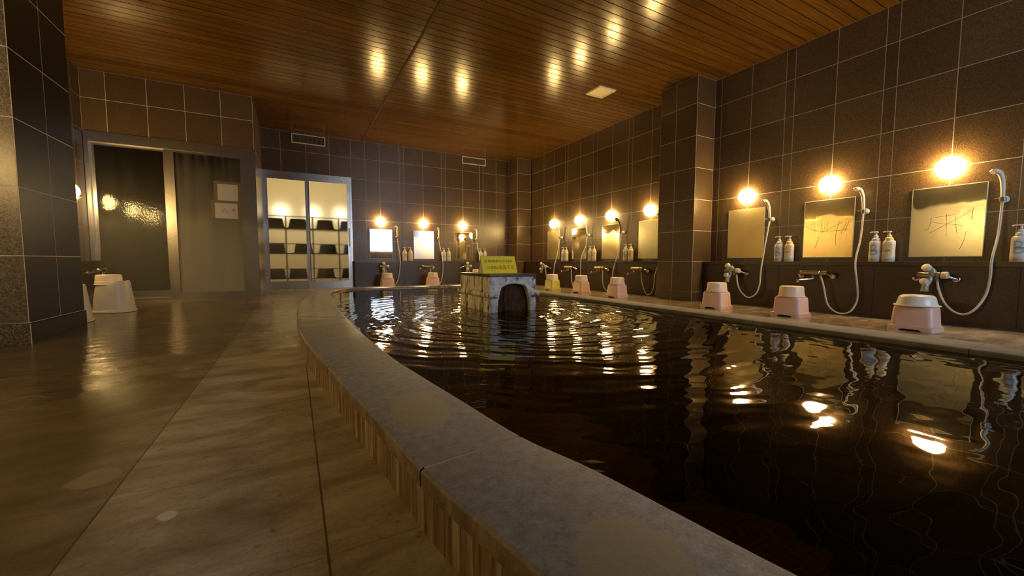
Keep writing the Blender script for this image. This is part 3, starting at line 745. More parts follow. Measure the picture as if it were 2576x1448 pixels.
mark([[(0.027, 0.101), (0.038, 0.126), (0.043, 0.116), (0.036, 0.104)], [(0.041, 0.104), (0.047, 0.119), (0.054, 0.104), (0.050, 0.104), (0.047, 0.110), (0.045, 0.104)]], 'ink_green')
mark([[(0.027, 0.096), (0.054, 0.096), (0.054, 0.099), (0.027, 0.099)]], 'ink_blue')

# ------------------------------------------------------------------ steel doors on the left
def member(bm, x0, x1, z0, z1, y0, y1, mi=0): bx(bm, x0, x1, y0, y1, z0, z1, mi)
bm = BM(); ya, yb = YL - 0.01, YL + 0.07
member(bm, XL + 0.005, XL + 0.045, 0, 2.118, ya, yb); member(bm, -0.605, -0.455, 0, 2.118, ya - 0.005, yb + 0.02); member(bm, XL + 0.045, -0.605, 1.995, 2.118, ya, yb)
member(bm, XL + 0.045, -0.605, 0.0, 0.022, ya, yb)
struct('door_frame', bm, 'steel')
def sliding_door(name, x0, x1, y0, sl, sr, glass, zb=0.10):
    bm = BM(); t = 0.03
    member(bm, x0, x0 + sl, 0.022, 1.995, y0, y0 + t); member(bm, x1 - sr, x1, 0.022, 1.995, y0, y0 + t)
    member(bm, x0 + sl, x1 - sr, 0.022, zb, y0 + 0.003, y0 + t - 0.003); member(bm, x0 + sl, x1 - sr, 1.965, 1.995, y0 + 0.003, y0 + t - 0.003)
    for a, b in ((x0 + sl, x0 + sl + 0.008), (x1 - sr - 0.008, x1 - sr)): member(bm, a, b, zb, 1.965, y0 - 0.003, y0 + t)
    d = struct(name, bm, 'steel')
    bm = BM(); bx(bm, x0 + sl, x1 - sr, y0 + 0.011, y0 + 0.018, zb, 1.965); obj('glass_pane', bm, glass, d, False)
    return d
sliding_door('door_1', XL + 0.046, -1.43, YL + 0.034, 0.03, 0.05, 'glass_door', 0.12)
sliding_door('door_2', -1.47, -0.606, YL + 0.0, 0.09, 0.02, 'glass_fog', 0.085)
# lobby behind them
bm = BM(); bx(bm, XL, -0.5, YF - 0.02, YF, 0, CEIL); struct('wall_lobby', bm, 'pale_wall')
# notices taped to the glass
def notice(z0, z1, xa, xb, lab, marks=False):
    t = thing('notice_sheet', ((xa + xb) / 2, YL + 0.011, z0), 0, lab, 'notice')
    w = xb - xa; h = z1 - z0
    bm = BM(); bx(bm, -w / 2, w / 2, -0.0015, 0, 0, h); obj('paper', bm, 'paper', t, False)
    bm = BM()
    for a in ((-w / 2 - 0.03, -w / 2 + 0.012, 0, h + 0.03, 0), (w / 2 - 0.012, w / 2 + 0.045, -0.03, h + 0.03, 1), (-w / 2 - 0.02, w / 2 + 0.045, h - 0.006, h + 0.032, 2)):
        bx(bm, a[0], a[1], -0.0028 - 0.0003 * a[4], -0.0012 - 0.0001 * a[4], a[2], a[3])
    obj('tape', bm, 'tape', t, False)
    if marks:
        bm = BM(); c = [(-0.05, 0.09), (0.02, 0.09), (-0.015, 0.155)]; i = [(-0.038, 0.096), (0.008, 0.096), (-0.015, 0.139)]
        for k in range(3):
            q = [c[k], c[(k + 1) % 3], i[(k + 1) % 3], i[k]]; bm.faces.new([bm.verts.new((x, -0.0022, z)) for x, z in q])
        obj('warning_triangle', bm, 'grey_print', t, False)
        bm = BM(); lathe(bm, [(0.022, 0), (0.022, 0.0006)], (0.085, -0.0016, 0.12), (0, -1, 0), 10); obj('print_mark', bm, 'grey_print', t, False)
    else:
        bm = BM(); bx(bm, -w / 2 - 0.01, w / 2 + 0.03, -0.0032, -0.0013, -0.012, -0.004); obj('red_strip', bm, 'red_line', t, False)
    return t
notice(1.365, 1.60, -0.925, -0.665, 'upper paper notice taped in brown on the steamed glass door')
notice(1.115, 1.335, -0.965, -0.675, 'lower paper notice with a faint triangle on the steamed glass door', True)

# ------------------------------------------------------------------ lit glass doors in the far wall, changing room behind
bm = BM(); ya, yb = YF - 0.012, YF + 0.08
member(bm, -0.452, -0.435, 0, 2.135, ya, yb); member(bm, 0.985, 1.022, 0, 2.135, ya, yb); member(bm, -0.435, 0.985, 2.045, 2.135, ya, yb); member(bm, -0.435, 0.985, 0.0, 0.03, ya, yb)
struct('door_frame', bm, 'steel')
def far_door(name, x0, x1, y0, handle):
    bm = BM(); t = 0.03
    member(bm, x0, x0 + 0.05, 0.03, 2.05, y0, y0 + t); member(bm, x1 - 0.05, x1, 0.03, 2.05, y0, y0 + t)
    member(bm, x0 + 0.05, x1 - 0.05, 0.03, 0.14, y0 + 0.003, y0 + t - 0.003); member(bm, x0 + 0.05, x1 - 0.05, 2.0, 2.05, y0 + 0.003, y0 + t - 0.003)
    d = struct(name, bm, 'steel')
    bm = BM(); bx(bm, x0 + 0.05, x1 - 0.05, y0 + 0.011, y0 + 0.018, 0.14, 2.0); obj('glass_pane', bm, 'glass_window', d, False)
    if handle:
        bm = BM(); bx(bm, x1 - 0.032, x1 - 0.008, y0 - 0.02, y0 + 0.001, 0.80, 1.16); bmesh.ops.bevel(bm, geom=bm.edges[:], offset=0.004, segments=2, affect='EDGES')
        obj('door_pull', bm, 'white_plastic', d)
far_door('door_3', -0.435, 0.285, YF + 0.035, False)
far_door('door_4', 0.215, 0.985, YF + 0.0, True)
bm = BM()
bx(bm, -1.6, 2.6, YF + 2.4, YF + 2.5, -0.05, CEIL); bx(bm, -1.7, -1.6, YF + 0.12, YF + 2.5, -0.05, CEIL); bx(bm, 2.6, 2.7, YF + 0.12, YF + 2.5, -0.05, CEIL)
bx(bm, -1.6, 2.6, YF + 0.121, YF + 2.5, CEIL - 0.02, CEIL)
struct('wall_changing_room', bm, 'cream_wall')
bm = BM(); bx(bm, -1.6, 2.6, YF + 0.0, YF + 2.5, -0.05, -0.002); struct('floor_changing_room', bm, M['seam_wood'])
rk = thing('basket_rack', (0, YF + 0.27, 0), 0, 'dark three tier rack of clothes baskets seen through the lit glass doors', 'rack')
for x in (-0.80, -0.12, 0.337, 0.80, 1.35):
    bm = BM(); bx(bm, x - 0.012, x + 0.012, -0.012, 0.012, 0, 1.37); obj('post', bm, 'rack', rk, False)
for z in (1.13, 0.665, 0.195):
    bm = BM(); bx(bm, -0.81, 1.36, -0.19, 0.19, z - 0.016, z); obj('shelf', bm, 'rack', rk, False)
for z in (1.36, 0.845, 0.37):
    bm = BM(); bx(bm, -0.81, 1.36, -0.012, 0.0, z - 0.007, z + 0.007); obj('rail', bm, 'rack', rk, False)
def make_basket():
    t = thing('clothes_basket', cat='basket')
    bm = BM(); loops = [rrect(a, b, 0.03, z) for a, b, z in ((0.165, 0.13, 0.0), (0.165, 0.13, 0.018), (0.158, 0.123, 0.019), (0.135, 0.10, 0.165), (0.122, 0.09, 0.178))]
    loft(bm, loops); obj('body', bm, 'basket', t)
    bm = BM(); loops = [rrect(a, b, 0.034, z) for a, b, z in ((0.166, 0.131, 0.0), (0.172, 0.137, 0.006), (0.172, 0.137, 0.016), (0.160, 0.125, 0.021))]
    loft(bm, loops); obj('rim', bm, 'rack', t); return t
bk = make_basket(); rows = [('top', 1.132, [-0.30, 0.085, 0.55, 0.975]), ('middle', 0.667, [-0.29, 0.165, 0.59, 1.03]), ('bottom', 0.197, [-0.30, 0.065, 0.54, 0.99])]
posn = ['in the leftmost bay', 'left of the steel door stile', 'right of the steel door stile', 'in the rightmost bay']
for rn, z, xs in rows:
    for x, pn in zip(xs, posn):
        place(bk, USED, (x, YF + 0.27, z), 0, 'upturned dark basket %s of the %s rack shelf' % (pn, rn), 'clothes baskets on the rack')

# ------------------------------------------------------------------ wall lamps
def make_lamp(name, mat, r=0.094, d=0.098):
    t = thing(name, cat='lamp')
    bm = BM(); lathe(bm, [(r - 0.002, 0.0), (r + 0.001, 0.001), (r + 0.001, 0.003), (r - 0.004, 0.0045)], (0, 0, 0), (0, -1, 0), 32); obj('mounting_ring', bm, 'lamp_ring', t)
    bm = BM(); lathe(bm, [(r * math.cos(a), 0.004 + (d - 0.004) * math.sin(a)) for a in [PI / 2 * k / 8 for k in range(9)]], (0, 0, 0), (0, -1, 0), 28, 0, True, True); obj('globe', bm, mat, t)
    return t
lamp = make_lamp('wall_lamp', 'lamp')
RZ_R, RZ_F, RZ_L = -PI / 2, 0.0, PI / 2
RS = {'A': 1.212, 'B': 2.068, 'C': 2.927, 'D': 4.436, 'E': 5.303, 'F': 6.182, 'G': 7.050}
FS = {'1': 1.563, '2': 2.446, '3': 3.341}
LZ_ = 1.311
MIR = {'A': 'the largest steamed mirror, rightmost on the near wall', 'B': 'the golden mirror covered in finger scribbles', 'C': 'the plain dull gold mirror right beside the column',
       'D': 'the mirror partly hidden behind the column', 'E': 'the mirror next to the black shower head', 'F': 'the second mirror from the far corner, long wall', 'G': 'the long wall mirror nearest the far corner',
       '1': 'the dazzling white mirror beside the lit doors', '2': 'the middle mirror of the far wall', '3': 'the far wall mirror closest to the corner pier'}
for k, y in RS.items(): place(lamp, USED, (XR - 0.003, y, LZ_), RZ_R, 'round glowing wall lamp above ' + MIR[k], 'round lamps along the walls')
for k, x in FS.items(): place(lamp, USED, (x, YF - 0.003, LZ_), RZ_F, 'round glowing wall lamp above ' + MIR[k], 'round lamps along the walls')
for y, lb in ((6.44, 'round wall lamp half hidden by the left pillar, beside the steel doors'), (5.52, 'round lamp behind the left pillar, middle of the wall there'), (4.60, 'round lamp tight behind the left pillar'),
              (2.55, 'round lamp on the left wall before the pillar, nearer the pillar'), (1.68, 'round lamp on the left wall before the pillar, farther from it')):
    place(lamp, USED, (XL + 0.003, y, LZ_), RZ_L, lb, 'round lamps along the walls')
dl = make_lamp('changing_room_lamp', 'dress_lamp', 0.13, 0.12)
for x, lb in ((-0.23, 'blurred round lamp behind the left lit glass pane'), (0.44, 'blurred round lamp just right of the lit doors stile'), (1.06, 'blurred round lamp at the right edge of the lit glass')):
    place(dl, USED, (x, YF + 2.395, 1.66), RZ_F, lb, 'lamps of the changing room')

# ------------------------------------------------------------------ mirrors
def make_mirror(mat, trails=None):
    t = thing('wall_mirror', cat='mirror')
    bm = BM(); bx(bm, -0.218, 0.218, -0.007, -0.001, 0, 0.592); obj('glass', bm, mat, t, False)
    bm = BM()
    for a in ((-0.222, -0.217, 0, 0.592), (0.217, 0.222, 0, 0.592), (-0.222, 0.222, -0.004, 0.002), (-0.222, 0.222, 0.590, 0.596)): bx(bm, a[0], a[1], -0.0075, 0, a[2], a[3])
    obj('edging', bm, 'mirror_edge', t, False)
    for tr in trails or []:
        bm = BM(); pts = smooth_path([(x, -0.0074, z) for x, z in tr], 4); w = 0.0015; A = []; B = []
        for i, p in enumerate(pts):
            d = (pts[min(i + 1, len(pts) - 1)] - pts[max(i - 1, 0)]).normalized(); n = Vector((-d.z, 0, d.x)) * w * random.uniform(0.6, 1.2)
            A.append(bm.verts.new(p + n)); B.append(bm.verts.new(p - n))
        for i in range(len(A) - 1): bm.faces.new((A[i], A[i + 1], B[i + 1], B[i]))
        obj('finger_trail', bm, 'trail', t, False)
    return t
trA = [[(-0.10, 0.20), (0.0, 0.27), (0.10, 0.34), (0.14, 0.38)], [(-0.13, 0.24), (-0.115, 0.23), (-0.10, 0.26), (-0.09, 0.33)], [(-0.09, 0.30), (-0.02, 0.28), (0.06, 0.265), (0.10, 0.25)], [(-0.07, 0.335), (0.0, 0.345), (0.05, 0.35)],
       [(0.0, 0.36), (0.004, 0.26), (0.006, 0.17)], [(0.05, 0.34), (0.058, 0.26), (0.07, 0.19)], [(0.15, 0.40), (0.147, 0.34), (0.145, 0.30)], [(0.12, 0.21), (0.11, 0.13), (0.09, 0.06)]]
trB = [[(-0.20, 0.33), (-0.12, 0.285), (0.0, 0.27), (0.17, 0.275)], [(-0.05, 0.26), (0.05, 0.31), (0.13, 0.355)], [(-0.15, 0.36), (-0.14, 0.29)], [(-0.125, 0.37), (-0.11, 0.27)], [(-0.09, 0.36), (-0.085, 0.30)], [(-0.06, 0.36), (-0.045, 0.26)],
       [(-0.02, 0.35), (-0.03, 0.29)], [(0.0, 0.37), (0.0, 0.25)], [(0.10, 0.36), (0.075, 0.24), (0.08, 0.12)], [(0.16, 0.35), (0.12, 0.24)], [(0.18, 0.36), (0.15, 0.26)], [(-0.10, 0.10), (-0.085, 0.18), (-0.07, 0.22)]]
FOG = {'A': (0.85, 0.27, (0.74, 0.71, 0.56), 1, 1), 'B': (0.95, 0.27, (0.88, 0.68, 0.30), 2, 1), 'C': (0.95, 0.55, (0.62, 0.48, 0.19), 3, 0), 'D': (0.65, 0.35, (0.78, 0.74, 0.52), 4, 0), 'E': (0.5, 0.3, (0.84, 0.74, 0.46), 5, 1),
       'F': (0.4, 0.25, (0.84, 0.76, 0.50), 6, 1), 'G': (0.7, 0.4, (0.66, 0.56, 0.32), 7, 0), '1': (0.12, 0.25, (0.92, 0.92, 0.92), 8, 0), '2': (0.5, 0.35, (0.88, 0.82, 0.74), 9, 1), '3': (0.25, 0.2, (0.90, 0.86, 0.76), 10, 1)}
MLB = {'A': 'large square steamed wall mirror with finger marks at far right', 'B': 'golden steamed mirror covered in finger scribbles, between two shower heads', 'C': 'plain dull gold steamed mirror right beside the tiled column',
       'D': 'steamed mirror cut off by the left edge of the tiled column', 'E': 'mirror with the black shower head hanging at its right', 'F': 'narrow looking mirror second from the far corner on the long wall',
       'G': 'dim mirror on the long wall nearest the far corner', '1': 'dazzling white mirror on the far wall beside the lit doors', '2': 'half steamed middle mirror of the three on the far wall', '3': 'bright mirror on the far wall closest to the corner pier'}
for k, (f, r, tn, sd, wv) in FOG.items():
    m = make_mirror(mirror_mat('mirror_' + k.lower(), f, r, tn, sd, wv), trA if k == 'A' else trB if k == 'B' else None)
    if k in RS: m.location = (XR - 0.003, RS[k], 0.565); m.rotation_euler = (0, 0, RZ_R)
    else: m.location = (FS[k], YF - 0.003, 0.565)
    tag(m, MLB[k], 'mirror', 'mirrors over the washing places')

# ------------------------------------------------------------------ mixers (origin on the dado face, z up)
def esc(bm, x, z, r=0.03, mi=0): lathe(bm, [(r, 0), (r, 0.006), (r * 0.8, 0.014), (r * 0.5, 0.018)], (x, 0, z), (0, -1, 0), 20, mi)
def make_mixer_old():
    t = thing('shower_mixer', cat='tap'); zc = 0.41
    bm = BM(); lathe(bm, [(0.017, -0.085), (0.024, -0.08), (0.024, -0.045), (0.021, -0.04), (0.021, 0.03), (0.026, 0.032), (0.026, 0.05), (0.020, 0.054)], (0, -0.10, zc), (1, 0, 0), 20); obj('body', bm, 'old_metal', t)
    for s in (-1, 1):
        bm = BM(); tube(bm, smooth_path([(s * 0.05, -0.095, zc), (s * 0.08, -0.06, zc - 0.012), (s * 0.115, -0.02, zc - 0.03), (s * 0.12, 0.0, zc - 0.034)], 4), 0.012); esc(bm, s * 0.12, zc - 0.034, 0.027)
        o = obj('inlet_leg', bm, 'chrome', t); o['label'] = 'chrome wall leg'
    bm = BM(); lathe(bm, [(0.024, 0.0), (0.028, 0.004), (0.029, 0.036), (0.025, 0.041)], (0.055, -0.10, zc), (1, 0, 0), 22); o = obj('side_knob', bm, 'knob', t); o['label'] = 'cream side knob'
    bm = BM(); lathe(bm, [(0.022, 0), (0.024, 0.02), (0.018, 0.04), (0.014, 0.05)], (0.01, -0.10, zc + 0.01), (-0.25, -0.25, 1), 18); lathe(bm, [(0.010, 0), (0.02, 0.014), (0.02, 0.05)], (0.004, -0.115, zc + 0.03), (-0.4, -0.75, 0.5), 16); uv = obj('upper_valve', bm, 'green_metal', t)
    bm = BM(); lathe(bm, [(0.024, 0.0), (0.030, 0.006), (0.030, 0.028), (0.026, 0.034), (0.01, 0.037)], (-0.012, -0.145, zc + 0.052), (-0.35, -0.75, 0.55), 22); o = obj('upper_knob', bm, 'knob', uv); o['label'] = 'round cream upper knob'
    bm = BM(); tube(bm, smooth_path([(-0.005, -0.10, zc - 0.01), (-0.012, -0.115, zc - 0.05), (-0.02, -0.14, zc - 0.085), (-0.024, -0.145, zc - 0.128)], 4), 0.022, 14, radii=None)
    lathe(bm, [(0.024, 0), (0.026, 0.008), (0.022, 0.014)], (-0.024, -0.145, zc - 0.135), (0, 0, 1), 16); spo = obj('spout', bm, 'green_metal', t)
    bm = BM(); lathe(bm, [(0.022, 0.0), (0.028, 0.006), (0.028, 0.026), (0.024, 0.032), (0.01, 0.034)], (-0.022, -0.155, zc - 0.062), (-0.15, -0.7, 0.6), 22); o = obj('lower_knob', bm, 'knob', spo); o['label'] = 'round cream lower knob'
    bm = BM(); lathe(bm, [(0.011, 0), (0.014, 0.01), (0.014, 0.04)], (0.032, -0.10, zc - 0.052), (0, 0, 1), 14); obj('hose_outlet', bm, 'old_metal', t)
    return t
def make_mixer_bar():
    t = thing('shower_mixer', cat='tap'); zc = 0.405
    bm = BM(); lathe(bm, [(0.018, -0.08), (0.023, -0.076), (0.023, 0.055), (0.018, 0.06)], (0, -0.10, zc), (1, 0, 0), 22); obj('bar_body', bm, 'brass', t)
    for s, lab in ((-1, 'left'), (1, 'right')):
        bm = BM(); lathe(bm, [(0.017, 0.0), (0.021, 0.004), (0.021, 0.034), (0.024, 0.038), (0.023, 0.05), (0.014, 0.054)], (s * 0.066, -0.10, zc), (s, 0, 0), 20); obj('end_handle', bm, 'brass', t)
    for s in (-1, 1):
        bm = BM(); tube(bm, smooth_path([(s * 0.05, -0.09, zc), (s * 0.09, -0.055, zc - 0.012), (s * 0.135, -0.03, zc - 0.026), (s * 0.14, 0, zc - 0.028)], 4), 0.013); lathe(bm, [(0.034, 0), (0.034, 0.006), (0.028, 0.03), (0.014, 0.038)], (s * 0.14, 0, zc - 0.028), (0, -1, 0), 22)
        o = obj('inlet_leg', bm, 'chrome', t); o['label'] = 'chrome wall leg'
    bm = BM(); tube(bm, smooth_path([(0.0, -0.10, zc - 0.015), (0.002, -0.10, zc - 0.045), (-0.006, -0.115, zc - 0.06), (-0.05, -0.165, zc - 0.068), (-0.085, -0.205, zc - 0.072)], 4), 0.008, 12)
    lathe(bm, [(0.012, 0), (0.013, 0.004), (0.013, 0.03), (0.009, 0.034)], (-0.086, -0.206, zc - 0.098), (0, 0, 1), 14); lathe(bm, [(0.013, 0), (0.013, 0.03)], (0.001, -0.10, zc - 0.05), (0, 0, 1), 14); o = obj('swing_spout', bm, 'chrome', t); o['label'] = 'thin chrome swing spout'
    bm = BM(); lathe(bm, [(0.010, 0), (0.012, 0.008), (0.012, 0.03)], (0.066, -0.10, zc - 0.044), (0, 0, 1), 14); obj('hose_outlet', bm, 'chrome', t)
    return t
mo, mb_ = make_mixer_old(), make_mixer_bar(); mo.name = 'shower_mixer'; mb_.name = 'shower_mixer.001'
MT = {'A': (mo, 'corroded tap with cream knobs under '), 'B': (mb_, 'brassy bar tap with swing spout under '), 'C': (mo, 'corroded tap with cream knobs under '), 'D': (mb_, 'brassy bar tap with swing spout under '),
      'E': (mb_, 'bar mixer tap with swing spout under '), 'F': (mb_, 'bar mixer tap with swing spout under '), 'G': (mo, 'two handle tap with pale knobs under '),
      '1': (mo, 'two handle tap with pale knobs under '), '2': (mb_, 'bar mixer tap under '), '3': (mo, 'two handle tap with pale knobs under ')}
for k, (pr, lb) in MT.items():
    loc, rz = ((XR - PANEL - 0.003, RS[k], 0), RZ_R) if k in RS else ((FS[k] - 0.0, YF - PANEL - 0.003, 0), RZ_F)
    place(pr, USED, loc, rz, lb + MIR[k], 'mixer taps at the washing places')
place(mb_, USED, (XL + PANEL + 0.003, 6.40, 0), RZ_L, 'bar mixer tap just showing past the left pillar', 'mixer taps at the washing places')

# ------------------------------------------------------------------ hand showers, hoses and holders
HOSE = {"A": [[4.65, 1.184, 0.366], [4.65, 1.169, 0.285], [4.65, 1.131, 0.183], [4.65, 1.074, 0.118], [4.65, 1.015, 0.105], [4.65, 0.959, 0.159], [4.684, 0.921, 0.269], [4.718, 0.907, 0.392], [4.752, 0.905, 0.545], [4.786, 0.906, 0.73], [4.815, 0.905, 0.985]],
"B": [[4.65, 2.009, 0.362], [4.65, 1.981, 0.272], [4.65, 1.947, 0.115], [4.65, 1.893, 0.041], [4.65, 1.82, 0.016], [4.65, 1.75, 0.049], [4.684, 1.718, 0.153], [4.718, 1.722, 0.284], [4.752, 1.749, 0.511], [4.786, 1.757, 0.74], [4.815, 1.753, 0.985]],
"C": [[4.65, 2.88, 0.364], [4.65, 2.866, 0.269], [4.65, 2.829, 0.176], [4.65, 2.74, 0.102], [4.65, 2.65, 0.142], [4.669, 2.617, 0.258], [4.707, 2.618, 0.417], [4.744, 2.62, 0.69], [4.782, 2.605, 0.9], [4.815, 2.612, 0.985]],
"D": [[4.65, 4.375, 0.36], [4.65, 4.363, 0.228], [4.65, 4.329, 0.139], [4.65, 4.279, 0.043], [4.65, 4.231, 0.018], [4.669, 4.181, 0.055], [4.707, 4.153, 0.146], [4.744, 4.138, 0.324], [4.782, 4.126, 0.62], [4.815, 4.125, 0.985]],
"E": [[4.65, 5.24, 0.366], [4.65, 5.245, 0.221], [4.65, 5.21, 0.083], [4.65, 5.13, 0.02], [4.65, 5.06, 0.018], [4.669, 5.019, 0.06], [4.707, 5.02, 0.15], [4.744, 5.025, 0.364], [4.782, 5.0, 0.718], [4.815, 4.993, 0.985]],
"F": [[4.65, 6.12, 0.366], [4.65, 6.116, 0.189], [4.65, 6.076, 0.064], [4.65, 6.011, 0.02], [4.65, 5.946, 0.022], [4.669, 5.90, 0.10], [4.707, 5.883, 0.273], [4.744, 5.875, 0.569], [4.782, 5.86, 0.8], [4.815, 5.87, 0.985]],
"G": [[4.65, 7.02, 0.37], [4.65, 6.985, 0.21], [4.65, 6.925, 0.06], [4.65, 6.842, 0.02], [4.65, 6.785, 0.05], [4.669, 6.748, 0.207], [4.707, 6.743, 0.41], [4.744, 6.728, 0.654], [4.782, 6.726, 0.85], [4.815, 6.735, 0.985]],
"1": [[1.595, 8.145, 0.366], [1.608, 8.15, 0.19], [1.668, 8.16, 0.045], [1.73, 8.16, 0.02], [1.794, 8.16, 0.057], [1.857, 8.189, 0.205], [1.894, 8.227, 0.487], [1.891, 8.264, 0.731], [1.88, 8.302, 0.88], [1.873, 8.325, 0.985]],
"2": [[2.512, 8.145, 0.366], [2.53, 8.16, 0.172], [2.585, 8.16, 0.036], [2.66, 8.16, 0.018], [2.73, 8.16, 0.066], [2.785, 8.189, 0.231], [2.797, 8.227, 0.487], [2.787, 8.264, 0.701], [2.767, 8.302, 0.88], [2.756, 8.325, 0.985]],
"3": [[3.373, 8.145, 0.366], [3.409, 8.16, 0.164], [3.485, 8.16, 0.029], [3.562, 8.16, 0.018], [3.63, 8.16, 0.061], [3.679, 8.189, 0.218], [3.696, 8.227, 0.397], [3.685, 8.264, 0.621], [3.663, 8.302, 0.846], [3.651, 8.325, 0.985]]}
def clear(k):
    out = []
    for x, y, z in HOSE[k]:
        wall, c = (XR, x) if k in RS else (YF, y)
        lim = wall - PANEL - 0.045
        if z < 0.60: c = min(c, lim)
        out.append((c, y, z) if k in RS else (x, c, z))
    return out
HX = 0.310                                    # holder, to the right of each mirror's middle
def make_holder():
    t = thing('shower_holder', cat='holder')
    bm = BM(); lathe(bm, [(0.026, 0), (0.027, 0.006), (0.024, 0.016), (0.014, 0.022), (0.012, 0.045)], (0, 0, 0), (0, -1, 0), 20); obj('wall_plate', bm, 'white_plastic', t)
    bm = BM(); lathe(bm, [(0.0165, -0.016), (0.020, -0.016), (0.020, 0.016), (0.0165, 0.016)], (0, -0.062, 0), (0, -0.18, 1), 18, cap0=False, cap1=False); lathe(bm, [(0.006, 0), (0.008, 0.02), (0.009, 0.028)], (-0.018, -0.062, 0.0), (-1, 0, 0), 12)
    o = obj('swivel_clip', bm, 'old_metal', t); o['label'] = 'dull metal swivel clip'
    return t
def make_head(mat, big=False):
    bm = BM(); pts = [(0, -0.060, -0.022), (0, -0.066, 0.03), (-0.001, -0.072, 0.09), (-0.005, -0.082, 0.145), (-0.014, -0.10, 0.19), (-0.030, -0.122, 0.212), (-0.046, -0.138, 0.212)]
    P = smooth_path(pts, 5); n = len(P)
    rad = []
    for i in range(n):
        t = i / (n - 1); rad.append(0.0105 + 0.0035 * min(1, t * 2) + (0.003 * math.sin(max(0, t - 0.55) / 0.45 * PI)) - 0.006 * max(0, (t - 0.9) / 0.1))
    tube(bm, P, 0.015, 14, 0, rad)
    if big: lathe(bm, [(0.012, 0), (0.030, 0.012), (0.034, 0.026), (0.028, 0.034)], (-0.03, -0.115, 0.222), (-0.3, -0.75, -0.45), 20)
    else: lathe(bm, [(0.014, -0.004), (0.021, 0.004), (0.0225, 0.012), (0.018, 0.016)], (-0.038, -0.128, 0.211), (-0.45, -0.62, -0.62), 18)
    return bm
hd = make_holder()
SLB = {'A': 'at far right', 'B': 'right of the scribbled golden mirror', 'C': 'right of the plain gold mirror by the column', 'D': 'hidden behind the column', 'E': 'with black head, long wall beyond the column', 'F': 'second from the far corner, long wall',
       'G': 'nearest the far corner, long wall', '1': 'beside the dazzling white mirror', '2': 'right of the middle far wall mirror', '3': 'nearest the corner pier on the far wall'}
heads = {}
for k in list(RS) + list(FS):
    onR = k in RS
    base = Vector((XR - 0.003, RS[k] - HX, 1.005)) if onR else Vector((FS[k] + HX, YF - 0.003, 1.005))
    rz = RZ_R if onR else RZ_F
    place(hd, USED, base, rz, 'small swivel holder of the hand shower ' + SLB[k], 'shower holders on the walls')
    col = 'black_plastic' if k == 'E' else 'white_plastic'
    sh = thing('hand_shower', base, rz, ('black headed hand shower with grey hose, ' if k == 'E' else 'white hand shower with long grey hose, ') + (SLB[k] if k != 'E' else 'long wall beyond the column'), 'shower', 'hand showers at the washing places')
    if col in heads:
        hh = heads[col].copy(); COL.objects.link(hh); hh.parent = sh
    else:
        hh = heads[col] = obj('shower_head', make_head(col, k == 'E'), col, sh)
    inv = Matrix.Rotation(-rz, 4, 'Z'); pts = [inv @ (Vector(p) - base) for p in clear(k)]
    pts[-1] = Vector((0, -0.0605, -0.02)); pts[-2].x = 0.5 * pts[-2].x
    bm = BM(); tube(bm, smooth_path(pts, 7), 0.0078, 12); obj('hose', bm, 'hose', sh, True, 180)
# the shower past the left pillar
lb0 = Vector((XL + 0.003, 6.36, 1.005))
place(hd, USED, lb0, RZ_L, 'shower holder by the steel doors past the left pillar', 'shower holders on the walls')
sh = thing('hand_shower', lb0, RZ_L, 'white hand shower barely showing past the left pillar', 'shower', 'hand showers at the washing places')
hh = heads['white_plastic'].copy(); COL.objects.link(hh); hh.parent = sh; hh.rotation_euler = (0, 0, 0)

# ------------------------------------------------------------------ pump bottles
def ell(hx, hy, z, n=28): return [Vector((hx * math.cos(2 * PI * i / n), hy * math.sin(2 * PI * i / n), z)) for i in range(n)]
BH = [(0.043, 0.031, 0.0), (0.047, 0.035, 0.004), (0.0475, 0.036, 0.05), (0.0455, 0.0345, 0.10), (0.0465, 0.035, 0.15), (0.047, 0.0355, 0.178), (0.043, 0.033, 0.192), (0.034, 0.028, 0.198)]
def bottle_r(z):
    for a, b in zip(BH, BH[1:]):
        if a[2] <= z <= b[2]:
            t = (z - a[2]) / (b[2] - a[2]); return a[0] + (b[0] - a[0]) * t, a[1] + (b[1] - a[1]) * t
    return 0.045, 0.034
def wrap(o):
    b_ = bmesh.new(); b_.from_mesh(o.data)
    for _ in range(3):
        bmesh.ops.triangulate(b_, faces=b_.faces[:]); es = [e for e in b_.edges if e.calc_length() > 0.004]
        if es: bmesh.ops.subdivide_edges(b_, edges=es, cuts=1)
    bmesh.ops.triangulate(b_, faces=b_.faces[:]); b_.to_mesh(o.data); b_.free()
    for v in o.data.vertices:
        x, z = v.co.x, v.co.y; hx, hy = bottle_r(z)
        v.co = Vector((x, -hy * math.sqrt(max(0, 1 - (x / hx) ** 2)) - 0.0007 - v.co.z * 0.0, z))
